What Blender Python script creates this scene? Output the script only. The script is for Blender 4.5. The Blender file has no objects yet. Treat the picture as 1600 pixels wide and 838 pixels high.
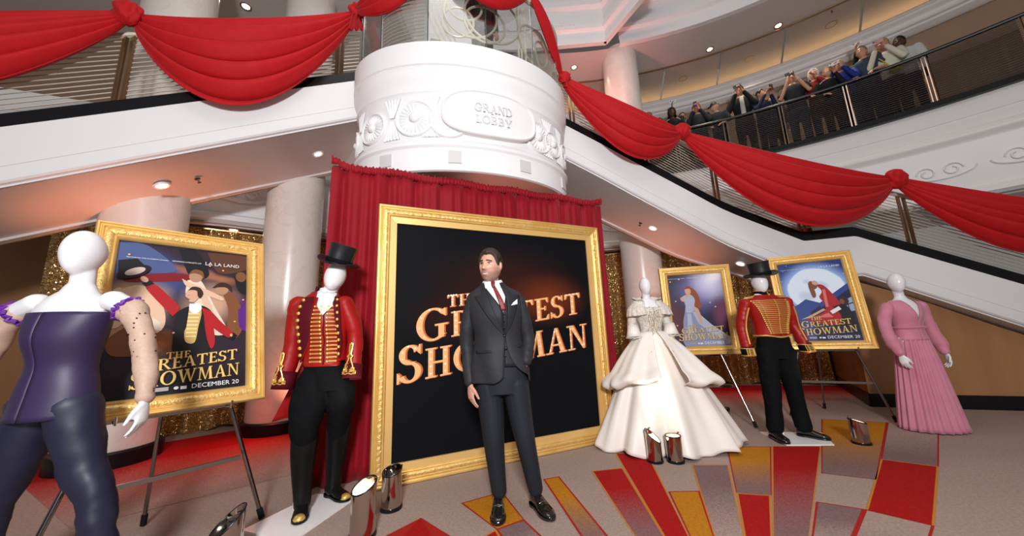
import bpy, bmesh, math, random
from math import sin, cos, pi, radians, sqrt, asin, atan2, exp
from mathutils import Vector as V, Matrix
random.seed(11)
SC = bpy.context.scene
COL = SC.collection

# ---------------------------------------------------------------- camera
CAM_F = 533.0 / 1600.0 * 36.0
cam_d = bpy.data.cameras.new('camera'); cam_d.sensor_width = 36.0; cam_d.lens = CAM_F
cam_d.clip_start = 0.05; cam_d.clip_end = 200
cam = bpy.data.objects.new('camera', cam_d); COL.objects.link(cam)
PITCH, ROLL = radians(10.589), radians(2.211)
_fw = V((0, cos(PITCH), sin(PITCH))); _up0 = V((0, -sin(PITCH), cos(PITCH))); _r0 = V((1, 0, 0))
_r = cos(ROLL) * _r0 - sin(ROLL) * _up0
_u = sin(ROLL) * _r0 + cos(ROLL) * _up0
cam.matrix_world = Matrix(((_r.x, _u.x, -_fw.x, 0), (_r.y, _u.y, -_fw.y, 0), (_r.z, _u.z, -_fw.z, 1.26), (0, 0, 0, 1)))
SC.camera = cam

# ---------------------------------------------------------------- world and lights
SC.view_settings.view_transform = 'Standard'; SC.view_settings.look = 'None'
SC.view_settings.gamma = 1.0; SC.view_settings.use_curve_mapping = False
SC.view_settings.exposure = 0.18
world = bpy.data.worlds.new('world'); SC.world = world; world.use_nodes = True
world.node_tree.nodes['Background'].inputs[0].default_value = (1.0, 0.93, 0.88, 1)
world.node_tree.nodes['Background'].inputs[1].default_value = 0.16

def area(name, loc, target, size, power, col=(1, 1, 1), sizey=None, spread=None):
    d = bpy.data.lights.new(name, 'AREA'); d.energy = power; d.color = col; d.size = size
    if sizey: d.shape = 'RECTANGLE'; d.size_y = sizey
    if spread: d.spread = radians(spread)
    o = bpy.data.objects.new(name, d); COL.objects.link(o); o.location = loc
    o.rotation_euler = (V(target) - V(loc)).to_track_quat('-Z', 'Y').to_euler(); return o
def spot(name, loc, target, power, col=(1, 1, 1), ang=60, blend=0.6, rad=0.05):
    d = bpy.data.lights.new(name, 'SPOT'); d.energy = power; d.color = col
    d.spot_size = radians(ang); d.spot_blend = blend; d.shadow_soft_size = rad
    o = bpy.data.objects.new(name, d); COL.objects.link(o); o.location = loc
    o.rotation_euler = (V(target) - V(loc)).to_track_quat('-Z', 'Y').to_euler(); return o
def point(name, loc, power, col=(1, 1, 1), rad=0.1):
    d = bpy.data.lights.new(name, 'POINT'); d.energy = power; d.color = col; d.shadow_soft_size = rad
    o = bpy.data.objects.new(name, d); COL.objects.link(o); o.location = loc; return o

# photographer's flash, bounced, behind and above the camera
area('flash', (0.2, -2.6, 3.0), (0.2, 4.6, 2.2), 0.7, 360, (0.975, 0.98, 1.0))
# atrium light from above
area('atrium_light', (0.5, 1.2, 8.6), (0.5, 2.6, 0), 4.0, 120, (1.0, 0.95, 0.9))
# coloured floor uplights washing soffits and columns
spot('pink_wash', (-4.0, 3.62, 0.5), (-4.45, 3.85, 3.0), 150, (1.0, 0.27, 0.10), 52, 1.0, 0.08)
spot('pink_wash', (-3.6, 3.5, 0.3), (-4.0, 4.0, 3.1), 40, (1.0, 0.33, 0.18), 80, 1.0, 0.08)
spot('pink_wash', (-2.9, 4.7, 0.2), (-3.3, 6.2, 3.0), 40, (1.0, 0.32, 0.2), 90, 0.9, 0.08)
spot('pink_wash', (2.55, 6.1, 0.4), (2.85, 6.2, 2.8), 95, (1.0, 0.30, 0.15), 62, 1.0, 0.08)
spot('pink_wash', (1.7, 5.0, 0.2), (2.0, 7.4, 3.0), 30, (1.0, 0.35, 0.25), 80, 0.9, 0.08)
spot('red_wash', (-3.3, 4.6, 0.9), (-3.4, 4.2, 0.0), 22, (1.0, 0.10, 0.04), 140, 1.0, 0.1)  # unseen red spots aimed down at the floor to redden it
spot('red_wash', (4.2, 6.4, 0.9), (4.0, 6.3, 0.0), 8, (1.0, 0.10, 0.06), 140, 1.0, 0.1)
# pink light on the upper ceiling and under the drum
spot('pink_wash', (1.6, 6.0, 5.2), (2.4, 7.1, 7.5), 110, (1.0, 0.25, 0.2), 80, 0.9, 0.1)
spot('pink_wash', (-0.3, 4.2, 1.9), (0.1, 4.1, 3.1), 25, (1.0, 0.35, 0.25), 80, 0.9, 0.1)

# ---------------------------------------------------------------- materials
def mat(name, c, rough=0.5, metal=0.0, c2=None, nscale=8.0, ramp=(0.35, 0.65), bump=0.0, bscale=60.0, spec=0.5,
        emit=None, estr=1.0, sheen=0.0, coat=0.0, stretch=None, detail=4.0, trans=0.0, alpha=1.0):
    m = bpy.data.materials.new(name); m.use_nodes = True
    nt = m.node_tree; b = nt.nodes['Principled BSDF']
    b.inputs['Base Color'].default_value = (*c, 1); b.inputs['Roughness'].default_value = rough
    b.inputs['Metallic'].default_value = metal; b.inputs['Specular IOR Level'].default_value = spec
    if sheen: b.inputs['Sheen Weight'].default_value = sheen; b.inputs['Sheen Roughness'].default_value = 0.4
    if coat: b.inputs['Coat Weight'].default_value = coat; b.inputs['Coat Roughness'].default_value = 0.08
    if trans: b.inputs['Transmission Weight'].default_value = trans; b.inputs['IOR'].default_value = 1.05
    if alpha < 1: b.inputs['Alpha'].default_value = alpha
    if emit: b.inputs['Emission Color'].default_value = (*emit, 1); b.inputs['Emission Strength'].default_value = estr
    if c2 or bump:
        tc = nt.nodes.new('ShaderNodeTexCoord'); src = tc.outputs['Object']
        if stretch:
            mp = nt.nodes.new('ShaderNodeMapping'); mp.inputs['Scale'].default_value = stretch
            nt.links.new(src, mp.inputs[0]); src = mp.outputs[0]
    if c2:
        n = nt.nodes.new('ShaderNodeTexNoise'); n.inputs['Scale'].default_value = nscale; n.inputs['Detail'].default_value = detail
        nt.links.new(src, n.inputs['Vector'])
        r = nt.nodes.new('ShaderNodeValToRGB'); r.color_ramp.elements[0].position = ramp[0]; r.color_ramp.elements[1].position = ramp[1]
        r.color_ramp.elements[0].color = (*c, 1); r.color_ramp.elements[1].color = (*c2, 1)
        nt.links.new(n.outputs[0], r.inputs[0]); nt.links.new(r.outputs[0], b.inputs['Base Color'])
    if bump:
        n = nt.nodes.new('ShaderNodeTexNoise'); n.inputs['Scale'].default_value = bscale; n.inputs['Detail'].default_value = 3
        nt.links.new(src, n.inputs['Vector'])
        bp = nt.nodes.new('ShaderNodeBump'); bp.inputs['Strength'].default_value = bump; bp.inputs['Distance'].default_value = 0.01
        nt.links.new(n.outputs[0], bp.inputs['Height']); nt.links.new(bp.outputs[0], b.inputs['Normal'])
    return m

def mat_marble():
    m = mat('marble', (0.78, 0.70, 0.63), 0.25); nt = m.node_tree; b = nt.nodes['Principled BSDF']
    tc = nt.nodes.new('ShaderNodeTexCoord'); mp = nt.nodes.new('ShaderNodeMapping'); mp.inputs['Rotation'].default_value = (0.7, 0.5, 0.3)
    nt.links.new(tc.outputs['Object'], mp.inputs[0])
    n1 = nt.nodes.new('ShaderNodeTexNoise'); n1.inputs['Scale'].default_value = 2.2; n1.inputs['Detail'].default_value = 6; n1.inputs['Distortion'].default_value = 1.2
    nt.links.new(mp.outputs[0], n1.inputs['Vector'])
    r = nt.nodes.new('ShaderNodeValToRGB'); e = r.color_ramp.elements
    e[0].position = 0.478; e[0].color = (0.74, 0.68, 0.62, 1); e[1].position = 0.51; e[1].color = (0.77, 0.71, 0.65, 1)
    x = r.color_ramp.elements.new(0.5); x.color = (0.685, 0.615, 0.55, 1)
    x = r.color_ramp.elements.new(0.494); x.color = (0.74, 0.68, 0.62, 1)
    nt.links.new(n1.outputs[0], r.inputs[0]); nt.links.new(r.outputs[0], b.inputs['Base Color'])
    return m

def mat_grad(name, c1, c2, rough=0.95, lo=0.35, hi=0.85):
    """woven carpet that fades from c1 to c2 along the attribute v, with a speckled transition"""
    m = mat(name, c1, rough, spec=0.1); nt = m.node_tree; b = nt.nodes['Principled BSDF']
    at = nt.nodes.new('ShaderNodeAttribute'); at.attribute_name = 'v'
    tc = nt.nodes.new('ShaderNodeTexCoord'); n = nt.nodes.new('ShaderNodeTexNoise'); n.inputs['Scale'].default_value = 140; n.inputs['Detail'].default_value = 2
    nt.links.new(tc.outputs['Object'], n.inputs['Vector'])
    mr = nt.nodes.new('ShaderNodeMapRange'); mr.inputs[1].default_value = lo; mr.inputs[2].default_value = hi
    nt.links.new(at.outputs['Fac'], mr.inputs[0])
    ad = nt.nodes.new('ShaderNodeMath'); ad.operation = 'MULTIPLY_ADD'; ad.inputs[1].default_value = 1.6; ad.inputs[2].default_value = -0.8
    nt.links.new(n.outputs[0], ad.inputs[0])
    sm = nt.nodes.new('ShaderNodeMath'); sm.operation = 'ADD'; sm.use_clamp = True
    # noise only matters in the transition
    nt.links.new(ad.outputs[0], sm.inputs[0]); nt.links.new(mr.outputs[0], sm.inputs[1])
    ml = nt.nodes.new('ShaderNodeMath'); ml.operation = 'MULTIPLY'; ml.use_clamp = True
    st = nt.nodes.new('ShaderNodeMath'); st.operation = 'GREATER_THAN'; st.inputs[1].default_value = 0.001
    nt.links.new(mr.outputs[0], st.inputs[0]); nt.links.new(sm.outputs[0], ml.inputs[0]); nt.links.new(st.outputs[0], ml.inputs[1])
    mx = nt.nodes.new('ShaderNodeMix'); mx.data_type = 'RGBA'
    mx.inputs[6].default_value = (*c1, 1); mx.inputs[7].default_value = (*c2, 1)
    nt.links.new(ml.outputs[0], mx.inputs[0])
    n2 = nt.nodes.new('ShaderNodeTexNoise'); n2.inputs['Scale'].default_value = 60; n2.inputs['Detail'].default_value = 4
    nt.links.new(tc.outputs['Object'], n2.inputs['Vector'])
    mr2 = nt.nodes.new('ShaderNodeMapRange'); mr2.inputs[1].default_value = 0.3; mr2.inputs[2].default_value = 0.7; mr2.inputs[3].default_value = 0.82; mr2.inputs[4].default_value = 1.15
    nt.links.new(n2.outputs[0], mr2.inputs[0])
    mu = nt.nodes.new('ShaderNodeMix'); mu.data_type = 'RGBA'; mu.blend_type = 'MULTIPLY'; mu.inputs[0].default_value = 1.0
    nt.links.new(mx.outputs[2], mu.inputs[6]); nt.links.new(mr2.outputs[0], mu.inputs[7])
    nt.links.new(mu.outputs[2], b.inputs['Base Color'])
    bp = nt.nodes.new('ShaderNodeBump'); bp.inputs['Strength'].default_value = 0.25; bp.inputs['Distance'].default_value = 0.004
    nt.links.new(n.outputs[0], bp.inputs['Height']); nt.links.new(bp.outputs[0], b.inputs['Normal'])
    return m

M = {}
TAN = (0.36, 0.265, 0.225); GREY = (0.20, 0.125, 0.125); CRED = (0.36, 0.010, 0.010); CGOLD = (0.46, 0.185, 0.012)
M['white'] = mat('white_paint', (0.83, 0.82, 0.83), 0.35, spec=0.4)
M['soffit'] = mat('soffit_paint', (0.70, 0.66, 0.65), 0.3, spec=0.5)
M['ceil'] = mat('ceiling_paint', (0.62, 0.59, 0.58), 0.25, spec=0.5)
M['gloss'] = mat('gloss_ceiling', (0.72, 0.70, 0.70), 0.12, spec=0.6)
M['groove'] = mat('groove', (0.42, 0.38, 0.36), 0.6)
M['black'] = mat('black_satin', (0.006, 0.006, 0.008), 0.35, spec=0.3)
M['blackmat'] = mat('black_matte', (0.008, 0.008, 0.009), 0.8, spec=0.2)
M['marble'] = mat_marble()
M['wood'] = mat('brown_panel', (0.33, 0.155, 0.062), 0.45, c2=(0.40, 0.20, 0.085), nscale=3, stretch=(1, 1, 0.15))
M['tan'] = mat('tan_wall', (0.36, 0.235, 0.155), 0.6)
M['panel'] = mat('ceiling_panel', (0.47, 0.42, 0.37), 0.45)
M['bronze'] = mat('bronze', (0.36, 0.24, 0.13), 0.3, 0.9)
M['brass'] = mat('champagne_metal', (0.70, 0.63, 0.51), 0.38, 0.3)
M['steel'] = mat('chrome', (0.52, 0.45, 0.40), 0.10, 1.0)
M['dsteel'] = mat('dark_chrome', (0.30, 0.28, 0.27), 0.15, 1.0)
M['gold'] = mat('gold_leaf', (0.80, 0.49, 0.13), 0.38, 0.55, c2=(0.88, 0.60, 0.22), nscale=5)
M['goldorn'] = mat('gold_ornament', (0.72, 0.42, 0.10), 0.4, 0.55, c2=(0.90, 0.63, 0.26), nscale=60, bump=0.4, bscale=110)
M['goldflat'] = mat('gold_flat', (0.83, 0.53, 0.19), 0.42, 0.4)
M['braid'] = mat('gold_braid', (0.80, 0.50, 0.13), 0.35, 0.6)
M['swag'] = mat('red_velvet', (0.46, 0.005, 0.009), 0.7, c2=(0.50, 0.007, 0.011), nscale=9, sheen=0.1, spec=0.25)
M['drape'] = mat('crimson_drape', (0.25, 0.002, 0.009), 0.7, c2=(0.28, 0.003, 0.011), nscale=6, sheen=0.1, spec=0.25)
M['tie'] = mat('burgundy_silk', (0.19, 0.005, 0.010), 0.45)
M['suit'] = mat('charcoal_suit', (0.024, 0.025, 0.029), 0.6, c2=(0.029, 0.029, 0.034), nscale=30, spec=0.22)
M['suitdk'] = mat('charcoal_lapel', (0.018, 0.019, 0.023), 0.55, spec=.2)
M['trouser'] = mat('navy_charcoal_trouser', (0.016, 0.019, 0.025), 0.6, spec=.2)
M['shirt'] = mat('white_cotton', (0.80, 0.81, 0.84), 0.7)
M['skin'] = mat('skin', (0.62, 0.33, 0.23), 0.45, spec=0.4)
M['skintan'] = mat('skin_tan', (0.50, 0.26, 0.17), 0.5)
M['skindk'] = mat('skin_dark', (0.14, 0.065, 0.04), 0.5)
M['lip'] = mat('lip', (0.44, 0.18, 0.14), 0.45)
M['tooth'] = mat('tooth', (0.75, 0.72, 0.66), 0.3)
M['eye'] = mat('eye_white', (0.72, 0.70, 0.68), 0.15)
M['iris'] = mat('iris', (0.035, 0.022, 0.015), 0.1)
M['hair'] = mat('dark_brown_hair', (0.022, 0.014, 0.010), 0.6, c2=(0.045, 0.027, 0.018), nscale=30, stretch=(1, 1, 0.2), bump=0.3, bscale=90, spec=.3)
M['plastic'] = mat('white_mannequin', (0.80, 0.79, 0.82), 0.25, spec=0.5)
M['leather'] = mat('black_leather', (0.010, 0.009, 0.009), 0.12, spec=0.6, coat=0.4)
M['boot'] = mat('boot_leather', (0.006, 0.006, 0.0065), 0.38, bump=0.12, bscale=14, spec=.22)
M['ivory'] = mat('ivory_satin', (0.84, 0.75, 0.67), 0.45, c2=(0.87, 0.81, 0.75), nscale=3, sheen=0.2)
M['lace'] = mat('beaded_lace', (0.82, 0.77, 0.70), 0.4, c2=(0.62, 0.55, 0.46), nscale=45, bump=0.8, bscale=120)
M['pink'] = mat('rose_chiffon', (0.56, 0.19, 0.27), 0.75, c2=(0.60, 0.22, 0.31), nscale=8, sheen=0.3)
M['redcoat'] = mat('scarlet_wool', (0.32, 0.006, 0.006), 0.5, spec=.3)
M['redsatin'] = mat('scarlet_satin', (0.33, 0.009, 0.007), 0.42, spec=.3)
M['maroon'] = mat('maroon_velvet', (0.085, 0.002, 0.008), 0.75, spec=.2)
M['blackcloth'] = mat('black_cloth', (0.0055, 0.006, 0.007), 0.8, spec=0.08)
M['hat'] = mat('black_silk_hat', (0.008, 0.009, 0.012), 0.42)
M['glass'] = None

def mat_glass(name, tint=(0.86, 0.92, 0.9), a=0.12, rough=0.02):
    m = bpy.data.materials.new(name); m.use_nodes = True; nt = m.node_tree; nt.nodes.clear()
    o = nt.nodes.new('ShaderNodeOutputMaterial'); t = nt.nodes.new('ShaderNodeBsdfTransparent'); t.inputs[0].default_value = (*tint, 1)
    g = nt.nodes.new('ShaderNodeBsdfGlossy'); g.inputs['Roughness'].default_value = rough
    fr = nt.nodes.new('ShaderNodeLayerWeight'); fr.inputs[0].default_value = 0.25
    mp = nt.nodes.new('ShaderNodeMath'); mp.operation = 'MULTIPLY_ADD'; mp.inputs[1].default_value = 0.35; mp.inputs[2].default_value = a * 0.4
    nt.links.new(fr.outputs['Fresnel'], mp.inputs[0])
    mx = nt.nodes.new('ShaderNodeMixShader'); nt.links.new(mp.outputs[0], mx.inputs[0])
    nt.links.new(t.outputs[0], mx.inputs[1]); nt.links.new(g.outputs[0], mx.inputs[2]); nt.links.new(mx.outputs[0], o.inputs[0])
    return m
M['glass'] = mat_glass('clear_glass', (0.94, 0.96, 0.95), .08)
M['smoke'] = mat_glass('smoked_glass', (0.66, 0.66, 0.66), 0.10)
M['sheer'] = mat('sheer_nude_mesh', (0.55, 0.38, 0.29), 0.6, c2=(0.50, 0.34, 0.26), nscale=80)

def mat_sequin(name, c1, c2):
    m = mat(name, c1, 0.25, 0.75); nt = m.node_tree; b = nt.nodes['Principled BSDF']
    tc = nt.nodes.new('ShaderNodeTexCoord'); vo = nt.nodes.new('ShaderNodeTexVoronoi'); vo.inputs['Scale'].default_value = 95
    nt.links.new(tc.outputs['Object'], vo.inputs['Vector'])
    mx = nt.nodes.new('ShaderNodeMix'); mx.data_type = 'RGBA'; mx.inputs[6].default_value = (*c1, 1); mx.inputs[7].default_value = (*c2, 1)
    sp = nt.nodes.new('ShaderNodeSeparateColor'); nt.links.new(vo.outputs['Color'], sp.inputs[0])
    nt.links.new(sp.outputs[0], mx.inputs[0]); nt.links.new(mx.outputs[2], b.inputs['Base Color'])
    ge = nt.nodes.new('ShaderNodeNewGeometry'); ma = nt.nodes.new('ShaderNodeVectorMath'); ma.operation = 'MULTIPLY_ADD'; ma.inputs[1].default_value = (1.5, 1.5, 1.5); ma.inputs[2].default_value = (-.75, -.75, -.75)
    nt.links.new(vo.outputs['Color'], ma.inputs[0]); ad = nt.nodes.new('ShaderNodeVectorMath'); ad.operation = 'ADD'; nt.links.new(ma.outputs[0], ad.inputs[0]); nt.links.new(ge.outputs['Normal'], ad.inputs[1])
    nn = nt.nodes.new('ShaderNodeVectorMath'); nn.operation = 'NORMALIZE'; nt.links.new(ad.outputs[0], nn.inputs[0]); nt.links.new(nn.outputs[0], b.inputs['Normal'])
    return m
M['sequin'] = mat_sequin('gold_sequins', (0.46, 0.25, 0.07), (0.90, 0.62, 0.27))
M['lamp'] = mat('lit_lamp', (1, 0.95, 0.85), 0.5, emit=(1.0, 0.86, 0.62), estr=6.0)
M['cove'] = mat('cove_light', (1, 0.8, 0.5), 0.5, emit=(1.0, 0.68, 0.36), estr=3.2)

# ---------------------------------------------------------------- mesh builder
def catmull(xs, ys, x):
    n = len(xs)
    if x <= xs[0]: return ys[0]
    if x >= xs[-1]: return ys[-1]
    i = 0
    while xs[i + 1] < x: i += 1
    t = (x - xs[i]) / (xs[i + 1] - xs[i])
    def sl(k):
        if k == 0: return (ys[1] - ys[0]) / (xs[1] - xs[0])
        if k == n - 1: return (ys[-1] - ys[-2]) / (xs[-1] - xs[-2])
        return (ys[k + 1] - ys[k - 1]) / (xs[k + 1] - xs[k - 1])
    h = xs[i + 1] - xs[i]; m0, m1 = sl(i) * h, sl(i + 1) * h
    t2, t3 = t * t, t * t * t
    return (2*t3 - 3*t2 + 1) * ys[i] + (t3 - 2*t2 + t) * m0 + (-2*t3 + 3*t2) * ys[i+1] + (t3 - t2) * m1

def sp(a, p):
    return math.copysign(abs(a) ** p, a)

def smooth_path(pts, n):
    """catmull-rom resample of a list of tuples (any length) to n+1 points"""
    k = len(pts); xs = list(range(k)); out = []
    for i in range(n + 1):
        t = (k - 1) * i / n
        out.append(tuple(catmull(xs, [p[j] for p in pts], t) for j in range(len(pts[0]))))
    return out

from mathutils import noise as NZ
def wrinkle(o, amp, sc=(9, 9, 5), z0=None, z1=None):
    """push cloth in and out along its normals with stretched noise"""
    me = o.data; n = [v.normal.copy() for v in me.vertices]
    for v, q in zip(me.vertices, n):
        c = v.co; w = 1.0
        if z0 is not None: w = max(0, min(1, (c.z - z0) / (z1 - z0)))
        v.co = c + q * (amp * w * (NZ.noise(V((c.x * sc[0] + c.z * 2, c.y * sc[1] + 3, c.z * sc[2]))) + .5 * NZ.noise(V((c.x * sc[0] * 2.3 + 7 + c.z * 6, c.y * sc[1] * 2, c.z * sc[2] * 3)))))
    me.update(); return o

class MB:
    def __init__(s): s.v = []; s.f = []; s.m = []; s.attr = None
    def add(s, vs, fs, mi=0):
        o = len(s.v); s.v += [tuple(p) for p in vs]
        for f in fs: s.f.append(tuple(i + o for i in f)); s.m.append(mi)
        return o
    def box(s, c, d, rot=None, mi=0):
        x, y, z = d[0] / 2, d[1] / 2, d[2] / 2
        vs = [V(p) for p in ((-x,-y,-z),(x,-y,-z),(x,y,-z),(-x,y,-z),(-x,-y,z),(x,-y,z),(x,y,z),(-x,y,z))]
        if rot is not None: vs = [rot @ p for p in vs]
        s.add([p + V(c) for p in vs], [(0,3,2,1),(4,5,6,7),(0,1,5,4),(1,2,6,5),(2,3,7,6),(3,0,4,7)], mi); return s
    def bar(s, a, b, w, h, mi=0, up=(0, 0, 1)):
        a, b = V(a), V(b); d = b - a; L = d.length; d.normalize(); u = V(up)
        sd = d.cross(u)
        if sd.length < 1e-4: sd = d.cross(V((0, 1, 0)))
        sd.normalize(); u = sd.cross(d)
        return s.box((a + b) / 2, (w, L, h), Matrix((sd, d, u)).transposed(), mi)
    def tube(s, pts, r, n=8, mi=0, caps=True, ref=None, flat=1.0, closed=False):
        pts = [V(p) for p in pts]; k = len(pts)
        rs = r if isinstance(r, (list, tuple)) else [r] * k
        N = V(ref) if ref else None
        vs = []
        for i in range(k):
            if closed: T = pts[(i + 1) % k] - pts[i - 1]
            else: T = pts[min(i + 1, k - 1)] - pts[max(i - 1, 0)]
            if T.length < 1e-9: T = V((0, 0, 1))
            T.normalize()
            if N is None:
                N = T.orthogonal()
            N = N - T * N.dot(T)
            if N.length < 1e-6: N = T.orthogonal()
            N.normalize(); B = T.cross(N)
            rr = rs[i]; ra, rb = rr if isinstance(rr, (list, tuple)) else (rr, rr * flat)
            for j in range(n):
                a = 2 * pi * j / n
                vs.append(pts[i] + N * (cos(a) * ra) + B * (sin(a) * rb))
        fs = [(i*n + j, i*n + (j+1) % n, (i+1)*n + (j+1) % n, (i+1)*n + j) for i in range(k - 1) for j in range(n)]
        if closed: fs += [((k-1)*n + j, (k-1)*n + (j+1) % n, (j+1) % n, j) for j in range(n)]
        elif caps: fs += [tuple(range(n - 1, -1, -1)), tuple(range((k-1)*n, k*n))]
        s.add(vs, fs, mi); return s
    def limb(s, pts, rs, n=14, sub=5, ref=None, mi=0):
        """rounded-end smooth limb, radii may be (a, b) pairs"""
        prs = [(*p, *(r if isinstance(r, (list, tuple)) else (r, r))) for p, r in zip(pts, rs)]
        q = smooth_path(prs, sub * (len(pts) - 1))
        P = [V(x[:3]) for x in q]; R = [(max(x[3], .001), max(x[4], .001)) for x in q]
        d0 = (P[0] - P[1]).normalized(); d1 = (P[-1] - P[-2]).normalized()
        st, en = [], []
        for f in (0.97, 0.75, 0.4):
            h = sqrt(1 - f * f)
            st.append((P[0] + d0 * (h * min(R[0])), (R[0][0]*f, R[0][1]*f)))
            en.append((P[-1] + d1 * (h * min(R[-1])), (R[-1][0]*f, R[-1][1]*f)))
        st.reverse()
        P = [x[0] for x in st] + P + [x[0] for x in en]; R = [x[1] for x in st] + R + [x[1] for x in en]
        return s.tube(P, R, n, mi, True, ref)
    def lathe(s, prof, n=32, c=(0, 0, 0), rot=None, mi=0, sx=1.0, sy=1.0):
        vs = []
        for r, z in prof:
            for j in range(n):
                a = 2 * pi * j / n; p = V((r * cos(a) * sx, r * sin(a) * sy, z))
                if rot is not None: p = rot @ p
                vs.append(p + V(c))
        k = len(prof)
        fs = [(i*n + j, i*n + (j+1) % n, (i+1)*n + (j+1) % n, (i+1)*n + j) for i in range(k - 1) for j in range(n)]
        if prof[0][0] > 1e-6: fs.append(tuple(range(n - 1, -1, -1)))
        if prof[-1][0] > 1e-6: fs.append(tuple(range((k-1)*n, k*n)))
        s.add(vs, fs, mi); return s
    def grid(s, fn, nu, nv, cu=False, mi=0):
        """fn(u, v) with u, v in 0..1"""
        w = nu if cu else nu + 1
        vs = [fn(i / nu, j / nv) for j in range(nv + 1) for i in range(w)]
        fs = [(j*w + i, j*w + (i+1) % w, (j+1)*w + (i+1) % w, (j+1)*w + i) for j in range(nv) for i in range(nu)]
        s.add(vs, fs, mi); return s
    def poly(s, pts, mi=0): s.add(pts, [tuple(range(len(pts)))], mi); return s
    def prism(s, pts, d, mi=0):
        """extrude planar polygon by vector d"""
        n = len(pts); d = V(d); p = [V(q) for q in pts]
        s.add(p + [q + d for q in p], [tuple(range(n - 1, -1, -1)), tuple(range(n, 2*n))] + [(i, (i+1) % n, n + (i+1) % n, n + i) for i in range(n)], mi); return s
    def sphere(s, c, r, n=16, k=10, mi=0, rot=None):
        rx, ry, rz = r if isinstance(r, (list, tuple)) else (r, r, r)
        prof = [(cos(pi * (i / k - .5)), sin(pi * (i / k - .5))) for i in range(k + 1)]
        vs = []
        for a, z in prof:
            for j in range(n):
                t = 2 * pi * j / n; p = V((max(a, 1e-4) * cos(t) * rx, max(a, 1e-4) * sin(t) * ry, z * rz))
                if rot is not None: p = rot @ p
                vs.append(p + V(c))
        fs = [(i*n + j, i*n + (j+1) % n, (i+1)*n + (j+1) % n, (i+1)*n + j) for i in range(k) for j in range(n)]
        s.add(vs, fs, mi); return s
    def mesh(s, name, mats, smooth=True, ang=40):
        me = bpy.data.meshes.new(name); me.from_pydata(s.v, [], s.f); me.validate(verbose=False)
        for m in (mats if isinstance(mats, (list, tuple)) else [mats]): me.materials.append(m)
        if len(me.polygons) == len(s.m): me.polygons.foreach_set('material_index', s.m)
        if s.attr and len(s.attr) == len(me.vertices):
            a = me.attributes.new('v', 'FLOAT', 'POINT'); a.data.foreach_set('value', s.attr)
        bm = bmesh.new(); bm.from_mesh(me); bmesh.ops.recalc_face_normals(bm, faces=bm.faces); bm.to_mesh(me); bm.free()
        if smooth:
            me.polygons.foreach_set('use_smooth', [True] * len(me.polygons))
            me.set_sharp_from_angle(angle=radians(ang))
        me.update(); return me
    def build(s, name, mats, parent=None, smooth=True, ang=40):
        o = bpy.data.objects.new(name, s.mesh(name, mats, smooth, ang)); COL.objects.link(o)
        if parent is not None: o.parent = parent
        return o

def remesh(mb, name, m, voxel, parent=None, sm=4, fac=0.5):
    """fuse the closed shapes of a builder into one continuous surface"""
    t = mb.build('tmp', m); md = t.modifiers.new('r', 'REMESH'); md.mode = 'VOXEL'; md.voxel_size = voxel
    if sm: ms = t.modifiers.new('s', 'SMOOTH'); ms.iterations = sm; ms.factor = fac
    dg = bpy.context.evaluated_depsgraph_get(); me = bpy.data.meshes.new_from_object(t.evaluated_get(dg)); me.name = name
    om = t.data; bpy.data.objects.remove(t); bpy.data.meshes.remove(om)
    me.materials.clear(); me.materials.append(m)
    me.polygons.foreach_set('use_smooth', [True] * len(me.polygons))
    o = bpy.data.objects.new(name, me); COL.objects.link(o)
    if parent is not None: o.parent = parent
    return o

def thing(name, label, cat, loc=(0, 0, 0), rz=0, group=None):
    o = bpy.data.objects.new(name, None); COL.objects.link(o); o.location = loc; o.rotation_euler = (0, 0, rz)
    o.empty_display_size = 0.1; o['label'] = label; o['category'] = cat
    if group: o['group'] = group
    return o
def tag(o, label, cat, group=None):
    o['label'] = label; o['category'] = cat
    if group: o['group'] = group
    return o
def struct(o): o['kind'] = 'structure'; return o
def solid(o, t):
    m = o.modifiers.new('solid', 'SOLIDIFY'); m.thickness = t; m.offset = 0.0; return o
def twin(o, parent=None):
    c = o.copy(); COL.objects.link(c); c.parent = parent; return c
def dup(root, loc, rz, label, group=None):
    r = root.copy(); COL.objects.link(r); r.location = loc; r.rotation_euler = (0, 0, rz); r['label'] = label
    if group: r['group'] = group
    for ch in list(root.children):
        c = twin(ch, r)
        for g in list(ch.children): twin(g, c)
    return r

# ---------------------------------------------------------------- capital letters (flared serif), outlines made of strokes
def _arc(cx, cy, rx, ry, a0, a1, w0, w1, n=14):
    """ribbon along an ellipse arc, width swelling from w0 at the tips to w1 in the vertical sides"""
    q = []
    L, R = [], []
    for i in range(n + 1):
        a = radians(a0 + (a1 - a0) * i / n); w = w0 + (w1 - w0) * abs(cos(a)) ** 1.3
        L.append((cx + (rx) * cos(a), cy + (ry) * sin(a))); R.append((cx + (rx - w) * cos(a), cy + (ry - w) * sin(a)))
    for i in range(n): q.append([L[i], L[i+1], R[i+1], R[i]])
    return q
def _bar(x0, y0, x1, y1, w, w1=None):
    """thick stroke: w is the horizontal width of a stem, or the height of a crossbar"""
    w1 = w if w1 is None else w1
    if abs(y1 - y0) > abs(x1 - x0) * 0.6: return [[(x0 - w/2, y0), (x0 + w/2, y0), (x1 + w1/2, y1), (x1 - w1/2, y1)]]
    return [[(x0, y0 - w/2), (x1, y1 - w1/2), (x1, y1 + w1/2), (x0, y0 + w/2)]]
def _ser(x, y, w, h=0.055): return [[(x - w/2, y), (x + w/2, y), (x + w/2, y + h), (x - w/2, y + h)]]
def _ser2(x, wide=0.3): return _ser(x, 0, wide) + _ser(x, 0.945, wide)
T_ = 0.15; t_ = 0.065
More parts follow.
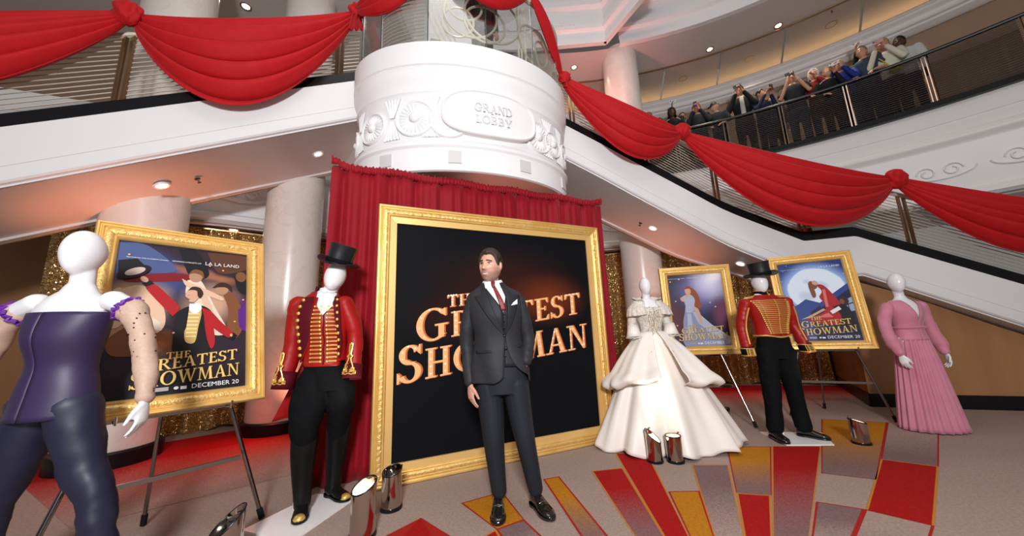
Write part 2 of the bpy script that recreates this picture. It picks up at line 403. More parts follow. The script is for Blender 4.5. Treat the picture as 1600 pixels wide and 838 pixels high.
GLYPH = {
 'T': (0.74, _bar(.37, 0, .37, 1, T_) + _ser(.37, 0, .34) + [[(.02, .92), (.72, .92), (.72, 1), (.02, 1)], [(.02, .76), (.07, .76), (.13, .93), (.02, .93)], [(.72, .76), (.67, .76), (.61, .93), (.72, .93)]]),
 'H': (0.84, _bar(.2, 0, .2, 1, T_) + _bar(.64, 0, .64, 1, T_) + _ser2(.2, .32) + _ser2(.64, .32) + _bar(.2, .5, .64, .5, t_)),
 'E': (0.66, _bar(.2, 0, .2, 1, T_) + _ser2(.18, .28) + [[(.2, .93), (.6, .93), (.6, 1), (.2, 1)], [(.2, 0), (.62, 0), (.62, .07), (.2, .07)], [(.6, .76), (.55, .80), (.5, .93), (.6, .93)], [(.62, .24), (.57, .2), (.5, .07), (.62, .07)]] + _bar(.2, .52, .48, .52, t_) + [[(.44, .42), (.49, .42), (.49, .62), (.44, .62)]]),
 'G': (0.90, _arc(.47, .5, .43, .52, 48, 318, .06, .16, 26) + [[(.62, .86), (.80, .72), (.80, .98), (.76, .98)]] + _bar(.68, .06, .68, .48, T_) + _ser(.68, .44, .34) + [[(.52, -.02), (.72, .06), (.72, .14), (.56, .06)]]),
 'R': (0.82, _bar(.2, 0, .2, 1, T_) + _ser(.2, 0, .32) + _ser(.16, .945, .24) + _arc(.34, .745, .31, .255, -90, 90, .06, .15, 16) + [[(.2, .94), (.34, .94), (.34, 1), (.2, 1)], [(.2, .49), (.34, .49), (.34, .55), (.2, .55)], [(.32, .52), (.46, .52), (.80, .05), (.86, 0), (.66, 0)]]),
 'A': (0.86, [[(.40, 1), (.50, 1), (.79, 0), (.61, 0)], [(.40, 1), (.45, .97), (.20, 0), (.12, 0)]] + _ser(.15, 0, .26) + _ser(.70, 0, .30) + [[(.24, .30), (.62, .30), (.61, .36), (.25, .36)]]),
 'S': (0.64, _arc(.31, .74, .25, .27, 25, 270, .06, .15, 18) + _arc(.31, .26, .28, .28, 90, -155, .06, .15, 18) + [[(.30, .47), (.33, .47), (.50, .42), (.42, .54), (.32, .54)], [(.16, .62), (.32, .46), (.34, .55), (.24, .62)], [(.49, .80), (.57, .72), (.57, 1), (.53, 1)], [(.10, .22), (.02, .30), (.02, 0), (.07, 0)]]),
 'O': (0.96, _arc(.48, .5, .45, .52, 0, 360, .06, .17, 30)),
 'W': (1.22, [[(.08, 1), (.26, 1), (.45, 0), (.36, 0)], [(.36, 0), (.43, 0), (.63, .92), (.57, .92)], [(.50, 1), (.68, 1), (.89, 0), (.80, 0)], [(.80, 0), (.87, 0), (1.12, 1), (1.04, 1)]] + _ser(.17, .945, .32) + _ser(.60, .945, .30) + _ser(1.08, .945, .24)),
 'M': (1.06, [[(.13, 0), (.19, 0), (.24, 1), (.16, 1)], [(.16, 1), (.32, 1), (.57, 0), (.51, 0)], [(.51, 0), (.56, .05), (.82, 1), (.76, 1)], [(.74, 1), (.88, 1), (.98, 0), (.80, 0)]] + _ser(.16, 0, .26) + _ser(.89, 0, .30) + _ser(.16, .945, .22) + _ser(.86, .945, .2)),
 'N': (0.92, [[(.16, 0), (.22, 0), (.22, 1), (.16, 1)], [(.14, 1), (.32, 1), (.78, 0), (.70, 0)], [(.70, 0), (.78, 0), (.78, 1), (.72, 1)]] + _ser(.19, 0, .28) + _ser(.16, .945, .26) + _ser(.75, .945, .28)),
 'D': (0.88, _bar(.2, 0, .2, 1, T_) + _ser(.16, 0, .22) + _ser(.16, .945, .22) + _arc(.34, .5, .46, .5, -90, 90, .06, .16, 18) + [[(.2, .94), (.34, .94), (.34, 1), (.2, 1)], [(.2, 0), (.34, 0), (.34, .06), (.2, .06)]]),
 'L': (0.66, _bar(.2, 0, .2, 1, T_) + _ser(.18, 0, .26) + _ser(.2, .945, .32) + [[(.2, 0), (.62, 0), (.62, .07), (.2, .07)], [(.62, .26), (.58, .24), (.5, .07), (.62, .07)]]),
 'B': (0.80, _bar(.2, 0, .2, 1, T_) + _ser(.16, 0, .22) + _ser(.16, .945, .22) + _arc(.36, .755, .28, .245, -90, 90, .06, .15, 14) + _arc(.36, .265, .34, .265, -90, 90, .06, .15, 14) + [[(.2, .94), (.36, .94), (.36, 1), (.2, 1)], [(.2, 0), (.36, 0), (.36, .06), (.2, .06)], [(.2, .48), (.36, .48), (.36, .54), (.2, .54)]]),
 'Y': (0.82, _bar(.41, 0, .41, .46, T_) + _ser(.41, 0, .32) + [[(.06, 1), (.24, 1), (.49, .44), (.34, .44)], [(.46, .46), (.49, .44), (.78, 1), (.70, 1)]] + _ser(.15, .945, .28) + _ser(.73, .945, .22)),
}
def word_quads(word, first=1.0):
    """list of (letter, quads) laid out on a baseline, x advancing; first letter scaled by `first`"""
    out, x = [], 0.0
    for i, ch in enumerate(word):
        if ch == ' ': x += .4; continue
        w, q = GLYPH[ch]; k = first if i == 0 else 1.0
        out.append((ch, [[(x + px * k, py * k) for px, py in poly] for poly in q], x, w * k)); x += w * k + .02
    return out, x
# ================================================================ SETTING
fl = MB(); fl.grid(lambda u, v: (-9 + 20 * u, -4 + 18 * v, 0), 20, 18); fl.attr = [0.0] * len(fl.v)
M['carpet'] = mat_grad('beige_carpet', TAN, GREY)
floor = struct(fl.build('floor', M['carpet'], smooth=False))
_cm = {}
def carpet(pts, c1, c2=None, edge=None, lo=.35, hi=.9):
    """one colour patch of the carpet: far-left, far-right, near-right, near-left on the floor"""
    key = (c1, c2)
    if key not in _cm: _cm[key] = mat_grad('carpet_patch', c1, c2 or c1, lo=lo, hi=hi)
    a, b, c, d = [V((*p, 0)) for p in pts]; mb = MB()
    w = 0.014 / max((b - a).length, .05); w2 = 0.014 / max((d - a).length, .05)
    us = [0, w, .5, 1 - w, 1]; vs = [0, w2] + [w2 + (1 - w2) * i / 10 for i in range(1, 11)]
    P = []
    for v in vs:
        for u in us: P.append(a.lerp(b, u).lerp(d.lerp(c, u), v) + V((0, 0, .0025)))
    mb.add(P, []); n = 5
    for j in range(len(vs) - 1):
        for i in range(4):
            mb.f.append((j*n+i, j*n+i+1, (j+1)*n+i+1, (j+1)*n+i)); mb.m.append(1 if edge and (i in (0, 3) or j == 0) else 0)
    mb.attr = [v for v in vs for _ in us]
    return mb.build('carpet_patch', [_cm[key], M[edge or 'rededge']], floor, smooth=False)
M['rededge'] = mat('red_yarn', (0.36, 0.02, 0.015), 0.95, spec=.1)
M['goldedge'] = mat('gold_yarn', (0.50, 0.20, 0.03), 0.95, spec=.1)
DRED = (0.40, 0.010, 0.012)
carpet([(0.198, 3.223), (0.341, 3.271), (0.556, 2.236), (0.385, 2.246)], CGOLD, GREY, 'rededge')
carpet([(-0.455, 2.858), (-0.146, 3.021), (0.015, 2.601), (-0.170, 2.492)], CGOLD, None, 'rededge')
carpet([(-0.170, 2.492), (0.015, 2.601), (0.194, 2.258), (-0.045, 2.187)], GREY, TAN, 'rededge')
carpet([(-0.239, 2.425), (-0.170, 2.492), (-0.045, 2.187), (-0.167, 2.115)], CRED, None, 'goldedge')
carpet([(-0.705, 2.669), (-0.702, 2.667), (-0.312, 2.301), (-0.992, 2.331)], CRED, None, 'rededge')
carpet([(0.644, 3.358), (0.940, 3.403), (0.852, 2.199), (0.691, 2.228)], CRED, GREY, 'goldedge')
carpet([(0.976, 3.782), (1.300, 3.746), (0.978, 2.191), (0.852, 2.199)], CRED, None, 'goldedge')
carpet([(1.138, 2.916), (1.376, 2.907), (1.101, 2.184), (0.981, 2.191)], CGOLD, None, 'rededge')
carpet([(1.570, 3.412), (1.892, 3.379), (1.253, 2.175), (1.101, 2.184)], GREY, TAN, 'goldedge')
carpet([(2.156, 3.844), (2.585, 3.794), (1.850, 2.795), (1.627, 2.858)], CGOLD, GREY, 'rededge')
carpet([(1.623, 2.851), (1.845, 2.795), (1.388, 2.166), (1.253, 2.175)], CRED, None, 'goldedge')
carpet([(2.600, 3.806), (3.063, 3.752), (1.572, 2.155), (1.390, 2.166)], CRED, GREY, 'goldedge')
carpet([(3.907, 4.705), (4.493, 4.459), (2.816, 2.980), (2.516, 3.134)], CGOLD, GREY, 'rededge')
carpet([(2.079, 2.683), (2.300, 2.562), (1.776, 2.143), (1.584, 2.154)], GREY, TAN, 'rededge')
carpet([(3.266, 3.374), (3.545, 3.171), (2.509, 2.346), (2.299, 2.554)], CRED, None, 'goldedge')
carpet([(2.300, 2.562), (2.509, 2.346), (2.013, 1.991), (1.618, 2.013)], TAN, GREY, 'rededge')
carpet([(4.493, 4.459), (4.927, 4.299), (3.545, 3.171), (3.266, 3.374)], TAN, GREY, 'rededge')
carpet([(-5.6, 4.0), (-2.6, 6.6), (-1.75, 3.9), (-3.2, 2.7)], DRED, TAN, None, lo=.35, hi=1.0)  # broad red put into the floor colour, fading to tan
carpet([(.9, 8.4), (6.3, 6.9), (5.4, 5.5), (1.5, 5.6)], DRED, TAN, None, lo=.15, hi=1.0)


# ---- balcony ring geometry
BC = V((1.3, -0.8)); 
def ring(R, deg, z): a = radians(deg); return V((BC.x + R * cos(a), BC.y + R * sin(a), z))
LEFTB = [(-3.42, 6.05), (-4.05, 5.55), (-4.6, 5.12), (-5.1, 4.85), (-9.5, 2.9)]
def sweep2(path, prof, mb, mi=0, inward=None, closed=False):
    """path: list of (x,y,z); prof: list of (w, dz), w along the left-hand plan normal of the path"""
    P = [V(p) for p in path]; k = len(P); N = []
    for i in range(k):
        t = P[min(i+1, k-1)] - P[max(i-1, 0)]; n = V((-t.y, t.x, 0)); n.normalize(); N.append(n)
    m = len(prof); vs = [P[i] + N[i] * w + V((0, 0, dz)) for i in range(k) for w, dz in prof]
    fs = [(i*m + j, i*m + j+1, (i+1)*m + j+1, (i+1)*m + j) for i in range(k-1) for j in range(m-1)]
    if closed:
        fs += [(i*m + m-1, i*m, (i+1)*m, (i+1)*m + m-1) for i in range(k-1)]
        fs += [tuple(range(m)), tuple(range((k-1)*m, k*m))]
    mb.add(vs, fs, mi); return mb

bal = thing('balcony', 'curved upper balcony with white fascia and tinted railing where the crowd stands', 'balcony', (2.2, 7.9, 4.8))
bi = -V(bal.location)
def off(path, d): return [V(p) + d for p in path]
ringp = [ring(8.75, 14 + (97 - 14) * i / 40, 4.8) for i in range(41)]
edge_path = ringp + [V((x, y, 4.8)) for x, y in LEFTB]
# fascia profile (w > 0 is toward the atrium centre), from the top down
bprof = [(-.05, .0), (.0, .0), (.0, -.30), (-.012, -.305), (-.012, -.33), (.0, -.335), (.0, -.50), (.03, -.52), (.055, -.56), (.055, -.62), (.03, -.66), (0.0, -.69), (-.02, -.74), (-.02, -1.50), (.03, -1.54), (.03, -1.62), (-.06, -1.66), (-.10, -1.70)]
mb = MB(); sweep2(off(edge_path, bi), bprof, mb); 
mb.build('fascia', M['white'], bal, ang=35)
# deck slab behind the fascia and the low soffit under it
outer = [ring(11.5, 14 + (97 - 14) * i / 40, 4.8) for i in range(41)] + [V((-4.5, 9.5, 4.8)), V((-6.0, 8.6, 4.8)), V((-7.6, 8.0, 4.8)), V((-9.0, 7.6, 4.8)), V((-12, 6.5, 4.8))]
mb = MB(); n = len(edge_path)
for z in (-.02, -.22):
    mb.add([p + bi + V((0, 0, z)) for p in edge_path] + [p + bi + V((0, 0, z)) for p in outer], [(i, i+1, n+i+1, n+i) for i in range(n-1)])
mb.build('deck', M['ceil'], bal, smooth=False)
# relief scrolls on the frieze (raised)
def scroll(mb, P, T, Z, s):
    """a pair of raised spiral tubes; P centre, T tangent, Z up, s size"""
    for sg in (-1, 1):
        pts = [P + T * (sg * s * (.55 + (.45 - .035 * a) * cos(a * .9))) + Z * (s * (.45 - .035 * a) * sin(a * .9)) for a in [i * .5 for i in range(18)]]
        mb.tube(pts, .012, 5)
    pts = [P + T * (s * 1.5 * sin(pi * (i / 12 - .5))) + Z * (-s * .55 * cos(pi * (i / 12 - .5))) for i in range(13)]
    mb.tube(pts, .012, 5)
mb = MB()
for d in range(22, 98, 6):
    P = ring(8.745, d, 3.68) + bi; a = radians(d); scroll(mb, P, V((-sin(a), cos(a), 0)), V((0, 0, 1)), .26)
for i in range(len(LEFTB) - 1):
    a, b = V((*LEFTB[i], 3.68)), V((*LEFTB[i+1], 3.68)); L = (b - a).length; t = (b - a).normalized()
    for k in range(max(1, int(L / .9))): scroll(mb, a + t * (.45 + .9 * k) + V((t.y, -t.x, 0)) * -.02 + bi, t, V((0, 0, 1)), .26)
o = mb.build('scroll_relief', M['white'], bal); o['kind'] = 'stuff'

def railing(parent, path, post_every, height=1.0, nbars=14, glass='smoke', basew=.10, baseh=.15, bars_mat='brass', bi=V((0, 0, 0)), rail='black', skip_posts=(), first=.5, barh=.011, postm='bronze'):
    """base rail, handrail, paired posts, a pane and a louvre panel per bay, following a 3-D path"""
    P = [V(p) + bi for p in path]
    mb = MB(); sweep2(P, [(-basew/2, 0), (basew/2, 0), (basew/2, baseh), (-basew/2, baseh)], mb, closed=True); mb.build('base_rail', M['black'], parent, ang=30)
    mb = MB(); mb.tube([p + V((0, 0, height)) for p in P], .032, 8); mb.build('handrail', M[rail], parent)
    # arc length
    S = [0]
    for i in range(1, len(P)): S.append(S[-1] + (P[i] - P[i-1]).length)
    def at(s): return V(tuple(catmull(S, [p[j] for p in P], s) for j in range(3)))
    s = first; ss = [0.02]
    while s < S[-1] - .2: ss.append(s); s += post_every
    ss.append(S[-1] - .02)
    for s in ss[1:-1]:
        for ds in (-.035, .035):
            q = at(s + ds); m = MB(); m.box(q + V((0, 0, baseh + (height - baseh) / 2)), (.03, .03, height - baseh)); m.build('post', M[postm], parent, smooth=False)
    for a, b in zip(ss[:-1], ss[1:]):
        a2, b2 = a + .06, b - .06; k = max(2, int((b2 - a2) / .2)); Q = [at(a2 + (b2 - a2) * i / k) for i in range(k + 1)]
        if glass:
            m = MB(); sweep2(Q, [(-.02, baseh), (-.012, baseh), (-.012, height - .03), (-.02, height - .03)], m, closed=True); m.build('glass_pane', M[glass], parent, ang=30)
        m = MB()
        for j in range(nbars):
            z = baseh + .07 + (height - baseh - .16) * j / (nbars - 1)
            sweep2(Q, [(.004, z), (.012, z), (.012, z + barh), (.004, z + barh)], m, closed=True)
        o = m.build('louver_panel', M[bars_mat], parent, smooth=False); o['kind'] = 'stuff'
railing(bal, [ring(8.72, 14 + (80 - 14) * i / 44, 4.8) for i in range(45)], 1.02, 1.05, 20, 'smoke', .12, .10, 'dsteel', bi, 'black', first=.62, barh=.006, postm='steel')

# ---- upper ceiling, coved panels, cornice, back walls
def annulus(R0, R1, d0, d1, z0, z1, n=48):
    m = MB(); m.grid(lambda u, v: ring(R0 + (R1 - R0) * v, d0 + (d1 - d0) * u, z0 + (z1 - z0) * v), n, 2); return m
struct(annulus(7.6, 8.55, 8, 112, 7.5, 7.5).build('ceiling', M['ceil'], smooth=False))
_d = [8 + 8 * i for i in range(14)]
pan = thing('coved_ceiling', 'beige coved ceiling panels above the crowd on the upper balcony', 'ceiling', (3, 7.3, 7.5)); pi_ = -V(pan.location)
for i in range(13):
    m = MB(); m.grid(lambda u, v: ring(8.56 + 1.25 * v, _d[i] + .12 + 7.76 * u, 7.5 - .02 * v) + pi_, 6, 4); solid(m.build('ceiling_panel', M['panel'], pan, smooth=False), .02)
m = MB(); m.tube([ring(8.56, 8 + 104 * i / 60, 7.485) + pi_ for i in range(61)], .02, 6); m.build('bronze_trim', M['bronze'], pan)
m = MB(); sweep2([ring(9.55, 112 - 104 * i / 60, 7.2) + pi_ for i in range(61)], [(0, .10), (.0, .06), (.03, .05), (.03, .0), (.10, -.05), (.12, -.11), (.10, -.16), (.16, -.17), (.16, -.21), (.24, -.25), (.30, -.27), (.35, -.27)], m); solid(m.build('cornice', M['white'], pan, ang=35), .02)
m = MB(); m.tube([ring(9.72, 10 + 100 * i / 60, 7.24) + pi_ for i in range(61)], .035, 6); m.build('cove_light', M['cove'], pan)
m = MB(); m.grid(lambda u, v: ring(9.9, 5 + 110 * u, 4.7 + 2.85 * v), 50, 2); struct(m.build('wall_back', M['tan'], smooth=True))
# left upper wall and ceiling
m = MB(); m.grid(lambda u, v: V((-10 + 8.4 * u, 5.0 + 3.9 * u, 4.7 + 2.9 * v)), 4, 2); struct(m.build('wall_left', M['tan'], smooth=False))
LC = [(-12, -1), (-1.9, -1), (-2.1, 4.0), (-2.05, 6.6), (.2, 6.75), (.25, 9.9), (-12, 9.9)]
m = MB(); m.poly([(x, y, 7.5) for x, y in LC]); struct(m.build('ceiling', M['ceil'], smooth=False))
# high atrium ceiling
m = MB(); m.grid(lambda u, v: (-3 + 14 * u, -4 + 14 * v, 9.6), 4, 4); struct(m.build('ceiling', M['gloss'], smooth=False))
# atrium edge: stepped white fascia above the coved ring and the box corner over the drum
ef = [(0, 0), (.10, 0), (.10, .10), (.05, .14), (.05, .34), (.12, .38), (.12, .48), (.03, .55), (.03, .95), (.12, 1.0), (.12, 1.14), (0, 1.2), (0, 2.1)]
edg = thing('atrium_edge', 'stepped white ceiling edge of the atrium above the upper balcony', 'ceiling edge', (2.3, 6.6, 7.5)); ei = -V(edg.location)
m = MB(); sweep2([ring(7.6, 8 + 72 * i / 40, 7.5) + ei for i in range(41)], ef, m); m.build('ring_fascia', M['white'], edg, ang=30)
box = [V((2.95, 5.2, 7.5)), V((2.32, 6.6, 7.5)), V((2.30, 6.62, 7.5)), V((.2, 6.75, 7.5)), V((-2.05, 6.6, 7.5)), V((-2.1, 4.0, 7.5))]
for a, b in ((0, 1), (2, 3), (3, 4), (4, 5)):
    A, B = box[a], box[b]; m = MB(); sweep2([A.lerp(B, i / 6) + ei for i in range(7)], ef, m); m.build('straight_fascia', M['white'], edg, ang=30)
m = MB()
for i in range(9):
    P = V((2.1 - .27 * i, 6.56, 7.98)) + ei; scroll(m, P, V((1, 0, 0)), V((0, 0, 1)), .10)
for i in range(4):
    P = V((2.40 + .14 * i, 6.40 - .33 * i, 7.98)) + ei; scroll(m, P, V((-.41, .91, 0)), V((0, 0, 1)), .10)
o = m.build('scroll_relief', M['white'], edg); o['kind'] = 'stuff'

# ---- lower walls
m = MB(); m.poly([(6.6, 7.5, 0), (5.12, 5.25, 0), (5.12, 5.25, 1.88), (5.35, 5.6, 1.9), (5.8, 6.2, 1.95), (6.0, 6.6, 3.2), (6.6, 7.5, 3.2)]); m.poly([(5.12, 5.25, 0), (8.6, 4.05, 0), (8.6, 4.05, .1), (7.8, 4.32, .40), (6.6, 4.74, 1.06), (5.7, 5.05, 1.60), (5.12, 5.25, 1.88)])
struct(m.build('wall_right', M['wood'], smooth=False))
m = MB()
for a, b in (((6.6, 7.5), (5.12, 5.25)), ((5.12, 5.25), (8.6, 4.05))):
    d = (V(b) - V(a)).normalized(); nn = V((d.y, -d.x)); nn = nn if nn.y < 0 or nn.x < 0 else -nn
    q = [(*a, 0), (*b, 0)]
    m.bar((a[0] + nn.x * .01, a[1] + nn.y * .01, .09), (b[0] + nn.x * .01, b[1] + nn.y * .01, .09), .02, .18)
struct(m.build('baseboard_right', M['black'], smooth=False))
# wall panels behind the gold curtains
m = MB(); m.poly([(-9.5, 3.6, 0), (-3.2, 7.0, 0), (-3.2, 7.0, 3.2), (-9.5, 3.6, 3.2)]); m.poly([(-3.2, 7.0, 0), (1.8, 8.9, 0), (1.8, 8.9, 3.2), (-3.2, 7.0, 3.2)]); m.poly([(1.8, 8.9, 0), (6.7, 7.4, 0), (6.7, 7.4, 3.2), (1.8, 8.9, 3.2)])
struct(m.build('wall_back', M['wood'], smooth=False))
# low soffit between fascia bottom and the curtains
m = MB(); low_in = [ring(8.70, 14 + (97 - 14) * i / 40, 3.12) for i in range(41)] + [V((x, y, 3.12)) for x, y in LEFTB]
low_out = [ring(11.0, 14 + (97 - 14) * i / 40, 3.12) for i in range(41)] + [V((-4.0, 8.2, 3.12)), V((-4.9, 7.4, 3.12)), V((-5.8, 6.8, 3.12)), V((-6.6, 6.5, 3.12)), V((-11, 5.0, 3.12))]
m.add(low_in + low_out, [(i, i+1, len(low_in)+i+1, len(low_in)+i) for i in range(len(low_in)-1)])
struct(m.build('ceiling', M['ceil'], smooth=False))

# ---- columns
def column(x, y, r, label, h=7.6, base=True):
    t = thing('column', label, 'column', (x, y, 0))
    m = MB(); m.lathe([(r, .16), (r * .992, 2.5), (r * .975, 5), (r * .955, h)], 40); m.build('shaft', M['marble'], t)
    m = MB(); m.lathe([(r + .05, 0), (r + .05, .15), (r + .03, .17), (r - .02, .17)], 40); m.build('plinth', M['black'], t, ang=30)
    return t
column(-3.5, 5.28, .40, 'pale marble column rising between the gold curtain and the red backdrop')
column(2.72, 7.05, .40, 'pinkish marble column standing behind the ivory gown')
column(-4.62, 4.12, .40, 'pale marble column standing behind the large gilt poster at left')

# ---- staircases
def stair(name, label, pts, side, loc, widths):
    """pts: top edge of the outer fascia from the landing down; side: +1/-1 which plan normal points inward"""
    t = thing(name, label, 'staircase', loc); o = -V(loc)
    P = [V(p) + o for p in pts]
    k = len(P); N = []
    for i in range(k):
        d = P[min(i+1, k-1)] - P[max(i-1, 0)]; n = V((-d.y, d.x, 0)) * side; n.normalize(); N.append(n)
    def sw(name, prof, m, mats, closed=False, ang=30):
        q = len(prof(0)); vs = [P[i] + N[i] * w + V((0, 0, z)) for i in range(k) for w, z in prof(i)]
        fs = [(i*q+j, i*q+j+1, (i+1)*q+j+1, (i+1)*q+j) for i in range(k-1) for j in range(q-1)]
        if closed: fs += [(i*q+q-1, i*q, (i+1)*q, (i+1)*q+q-1) for i in range(k-1)] + [tuple(range(q)), tuple(range((k-1)*q, k*q))]
        m = MB(); m.add(vs, fs); return m.build(name, mats, t, ang=ang)
    sw('fascia', lambda i: [(.12, 0), (0, 0), (0, -.40), (.012, -.405), (.012, -.415), (-.015, -.42), (-.015, -.555), (.0, -.575), (.03, -.58), (.03, -.60), (.05, -.60)], None, M['white'])
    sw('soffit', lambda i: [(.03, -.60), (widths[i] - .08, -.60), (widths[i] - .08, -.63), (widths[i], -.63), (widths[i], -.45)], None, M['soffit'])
    sw('bronze_trim', lambda i: [(widths[i] - .002, -.635), (widths[i] + .02, -.635), (widths[i] + .02, -.60), (widths[i] - .002, -.60)], None, M['bronze'], True)
    # steps
    m = MB()
    for i in range(k - 1):
        d = P[i+1] - P[i]; L = V((d.x, d.y, 0)).length; ns = max(1, int(round(abs(d.z) / .16)))
        for j in range(ns):
            a, b = P[i].lerp(P[i+1], j / ns), P[i].lerp(P[i+1], (j+1) / ns); z = min(a.z, b.z) + .02
            n0 = N[i].lerp(N[i+1], (j + .5) / ns); w = widths[i]
            q = [a + n0 * .13, b + n0 * .13, b + n0 * (w - .01), a + n0 * (w - .01)]
            m.prism([(p.x, p.y, z - .18) for p in q], (0, 0, .16))
    m.build('steps', M['tan'], t, smooth=False)['kind'] = 'stuff'
    return t, [p + N[i] * .07 for i, p in enumerate(P)]
def resamp(pts, n): return smooth_path(pts, n)
LPTS = [(-1.95 - .885 * .53 * i, 4.15 - .465 * .53 * i, 4.77 - .509 * .53 * i) for i in range(17)]
stL, railL = stair('staircase', 'white staircase descending to the left with red swag on its railing', LPTS, -1, (-2.05, 4.1, 4.7), [1.52 - .065 * i for i in range(17)])
RB = [(.80, 4.915, 4.54), (.925, 4.93, 4.47), (1.5, 5.00, 4.155), (2.116, 5.09, 3.81), (2.78, 5.18, 3.445), (3.44, 5.26, 3.075), (4.0, 5.235, 2.78), (4.54, 5.165, 2.48)]
RPTS = resamp(RB, 21) + [(4.58, 5.155, 2.474), (5.15, 4.975, 2.474), (5.19, 4.963, 2.46), (5.57, 4.843, 2.244), (6.6, 4.5, 1.66), (7.8, 4.1, .98)]
stR, railR = stair('staircase', 'white staircase descending to the right behind the costumed mannequins', RPTS, 1, (.925, 4.93, 4.4), [1.42 - .40 * min(1, i / 22) for i in range(len(RPTS))])
railing(stL, railL[:-1], 1.12, .98, 13, None, .11, .15, 'brass', V((0, 0, 0)), 'brass', first=.35)
railing(stR, railR[:], 1.35, .92, 13, None, .11, .15, 'brass', V((0, 0, 0)), 'brass', first=.32)

# ---- central drum balcony
DC, DA, DB, DT = V((-.577, 4.536)), 1.524, .964, .291
def dr(a, k, z, e=0.0):
    """point on the elliptical drum; a from -pi/2 front; k radial scale; e extra outward metres"""
    x, y = (DA * k + e) * cos(a), (DB * k + e) * sin(a)
    return V((DC.x + x * cos(DT) - y * sin(DT), DC.y + x * sin(DT) + y * cos(DT), z))
drum = thing('balcony_drum', 'rounded white balcony drum with rosette frieze above the red backdrop', 'balcony', (DC.x, DC.y, 3.07)); do = -V(drum.location)
prof = [(.90, 3.20), (.90, 3.10), (.93, 3.075), (.955, 3.085), (.955, 3.36), (.962, 3.37), (.975, 3.385), (.975, 3.42), (.962, 3.44), (.95, 3.46), (.95, 4.04), (.958, 4.06), (.97, 4.075), (.972, 4.12), (.965, 4.15), (.975, 4.20), (.99, 4.26), (1.0, 4.33), (.992, 4.38), (.985, 4.39), (.985, 4.41), (1.004, 4.42), (1.004, 4.72), (.998, 4.73), (.90, 4.73), (.2, 4.73)]
m = MB(); m.grid(lambda u, v: dr(2 * pi * u, *prof[int(round(v * (len(prof) - 1)))]) + do, 128, len(prof) - 1, cu=True); m.build('drum_body', M['white'], drum, ang=28)
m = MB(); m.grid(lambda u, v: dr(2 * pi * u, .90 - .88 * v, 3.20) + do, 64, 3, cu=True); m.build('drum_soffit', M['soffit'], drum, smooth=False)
m = MB()
m.prism([V((-2.0, 4.35, 3.86)) + do, V((.85, 5.05, 3.86)) + do, V((1.4, 6.4, 3.86)) + do, V((.25, 7.8, 3.86)) + do, V((-3.3, 6.2, 3.86)) + do, V((-2.75, 5.3, 3.86)) + do], (0, 0, .85)); m.build('landing', M['soffit'], drum, smooth=False)
# arc length along the frieze
_A = [-pi + pi * 1.0 * i / 400 for i in range(401)]
_S = [0.0]
for i in range(1, 401): _S.append(_S[-1] + (dr(_A[i], .95, 0) - dr(_A[i-1], .95, 0)).length)
def fr(s, z, e=0.0):
    """arc length s measured from the left end of the frieze"""
    a = catmull(_S, _A, s) if 0 <= s <= _S[-1] else (_A[0] if s < 0 else _A[-1]); return dr(a, .95, z, e) + do
def s_of_x(x):
    best = min(range(401), key=lambda i: abs(dr(_A[i], .95, 0).x - x)); return _S[best]
def rosette(s, z, r, name='rosette', cut=None):
    t = MB(); n = 44
    rings_ = [(1.0, .0), (1.0, .022), (.95, .032), (.88, .028), (.85, .014), (.80, .014)]
    t.grid(lambda u, v: fr(s + r * rings_[int(round(v*5))][0] * cos(2*pi*u), z + r * rings_[int(round(v*5))][0] * sin(2*pi*u), rings_[int(round(v*5))][1]), n, 5, cu=True)
    t.grid(lambda u, v: fr(s + r * (.80 - .55*v) * cos(2*pi*u), z + r * (.80 - .55*v) * sin(2*pi*u), .014 + (.016 * (.5 + .5*cos(2*pi*u*22)) * min(1, 5*v*(1-v)+.15))), 176, 4, cu=True)
    bo = [(.25, .014), (.25, .03), (.19, .045), (.1, .055), (.001, .058)]
    t.grid(lambda u, v: fr(s + r * bo[int(round(v*4))][0] * cos(2*pi*u), z + r * bo[int(round(v*4))][0] * sin(2*pi*u), bo[int(round(v*4))][1]), 20, 4, cu=True)
    return t.build(name, M['white'], drum, ang=50)
for x in (-1.95, -1.603, -1.06, -.66, .40, .60, .80): rosette(s_of_x(x), 3.735 if x in (-1.06,) else 3.71, {-1.06: .235, -1.603: .20, -.66: .235, .40: .22}.get(x, .18))
# little fluted fans between the rosettes
for x in (-1.80, -1.33, -.86, .52, .70):
    s0 = s_of_x(x)
    for up in (1, -1):
        t = MB(); t.grid(lambda u, v: fr(s0 + (u - .5) * (.05 + .16 * v), 3.75 + up * (.02 + .24 * v), .006 + .012 * (.5 + .5*cos(2*pi*u*5))), 40, 3); t.build('fluted_fan', M['white'], drum, ang=50)
# oval cartouche
sc_ = .5 * (s_of_x(-.747) + s_of_x(.325)); hw = .5 * (s_of_x(.325) - s_of_x(-.747)); 
m = MB(); cr = [(1.0, 0), (1.0, .07), (.965, .082), (.94, .076), (.93, .066), (.6, .066), (.02, .066)]
def cart(u, v):
    k, e = cr[int(round(v * 6))]; c, s = cos(2*pi*u), sin(2*pi*u)
    return fr(sc_ + hw * k * sp(c, .72), 3.80 + .29 * k * sp(s, .72), e)
m.grid(cart, 72, 6, cu=True); m.build('cartouche', M['white'], drum, ang=35)
def relief(word, cx, z, h, width):
    q, w = word_quads(word, 1.0); k = width / w
    for ch, polys, x0, wd in q:
        t = MB()
        for p in polys:
            b = [fr(cx + (px - w/2) * k, z + py * h, .066) for px, py in p]; f = [fr(cx + (px - w/2) * k, z + py * h, .078) for px, py in p]; n = len(p)
            t.add(b + f, [tuple(range(n, 2*n))] + [(i, (i+1) % n, n + (i+1) % n, n + i) for i in range(n)])
        t.build('raised_letter', M['letterwhite'], drum, smooth=False)
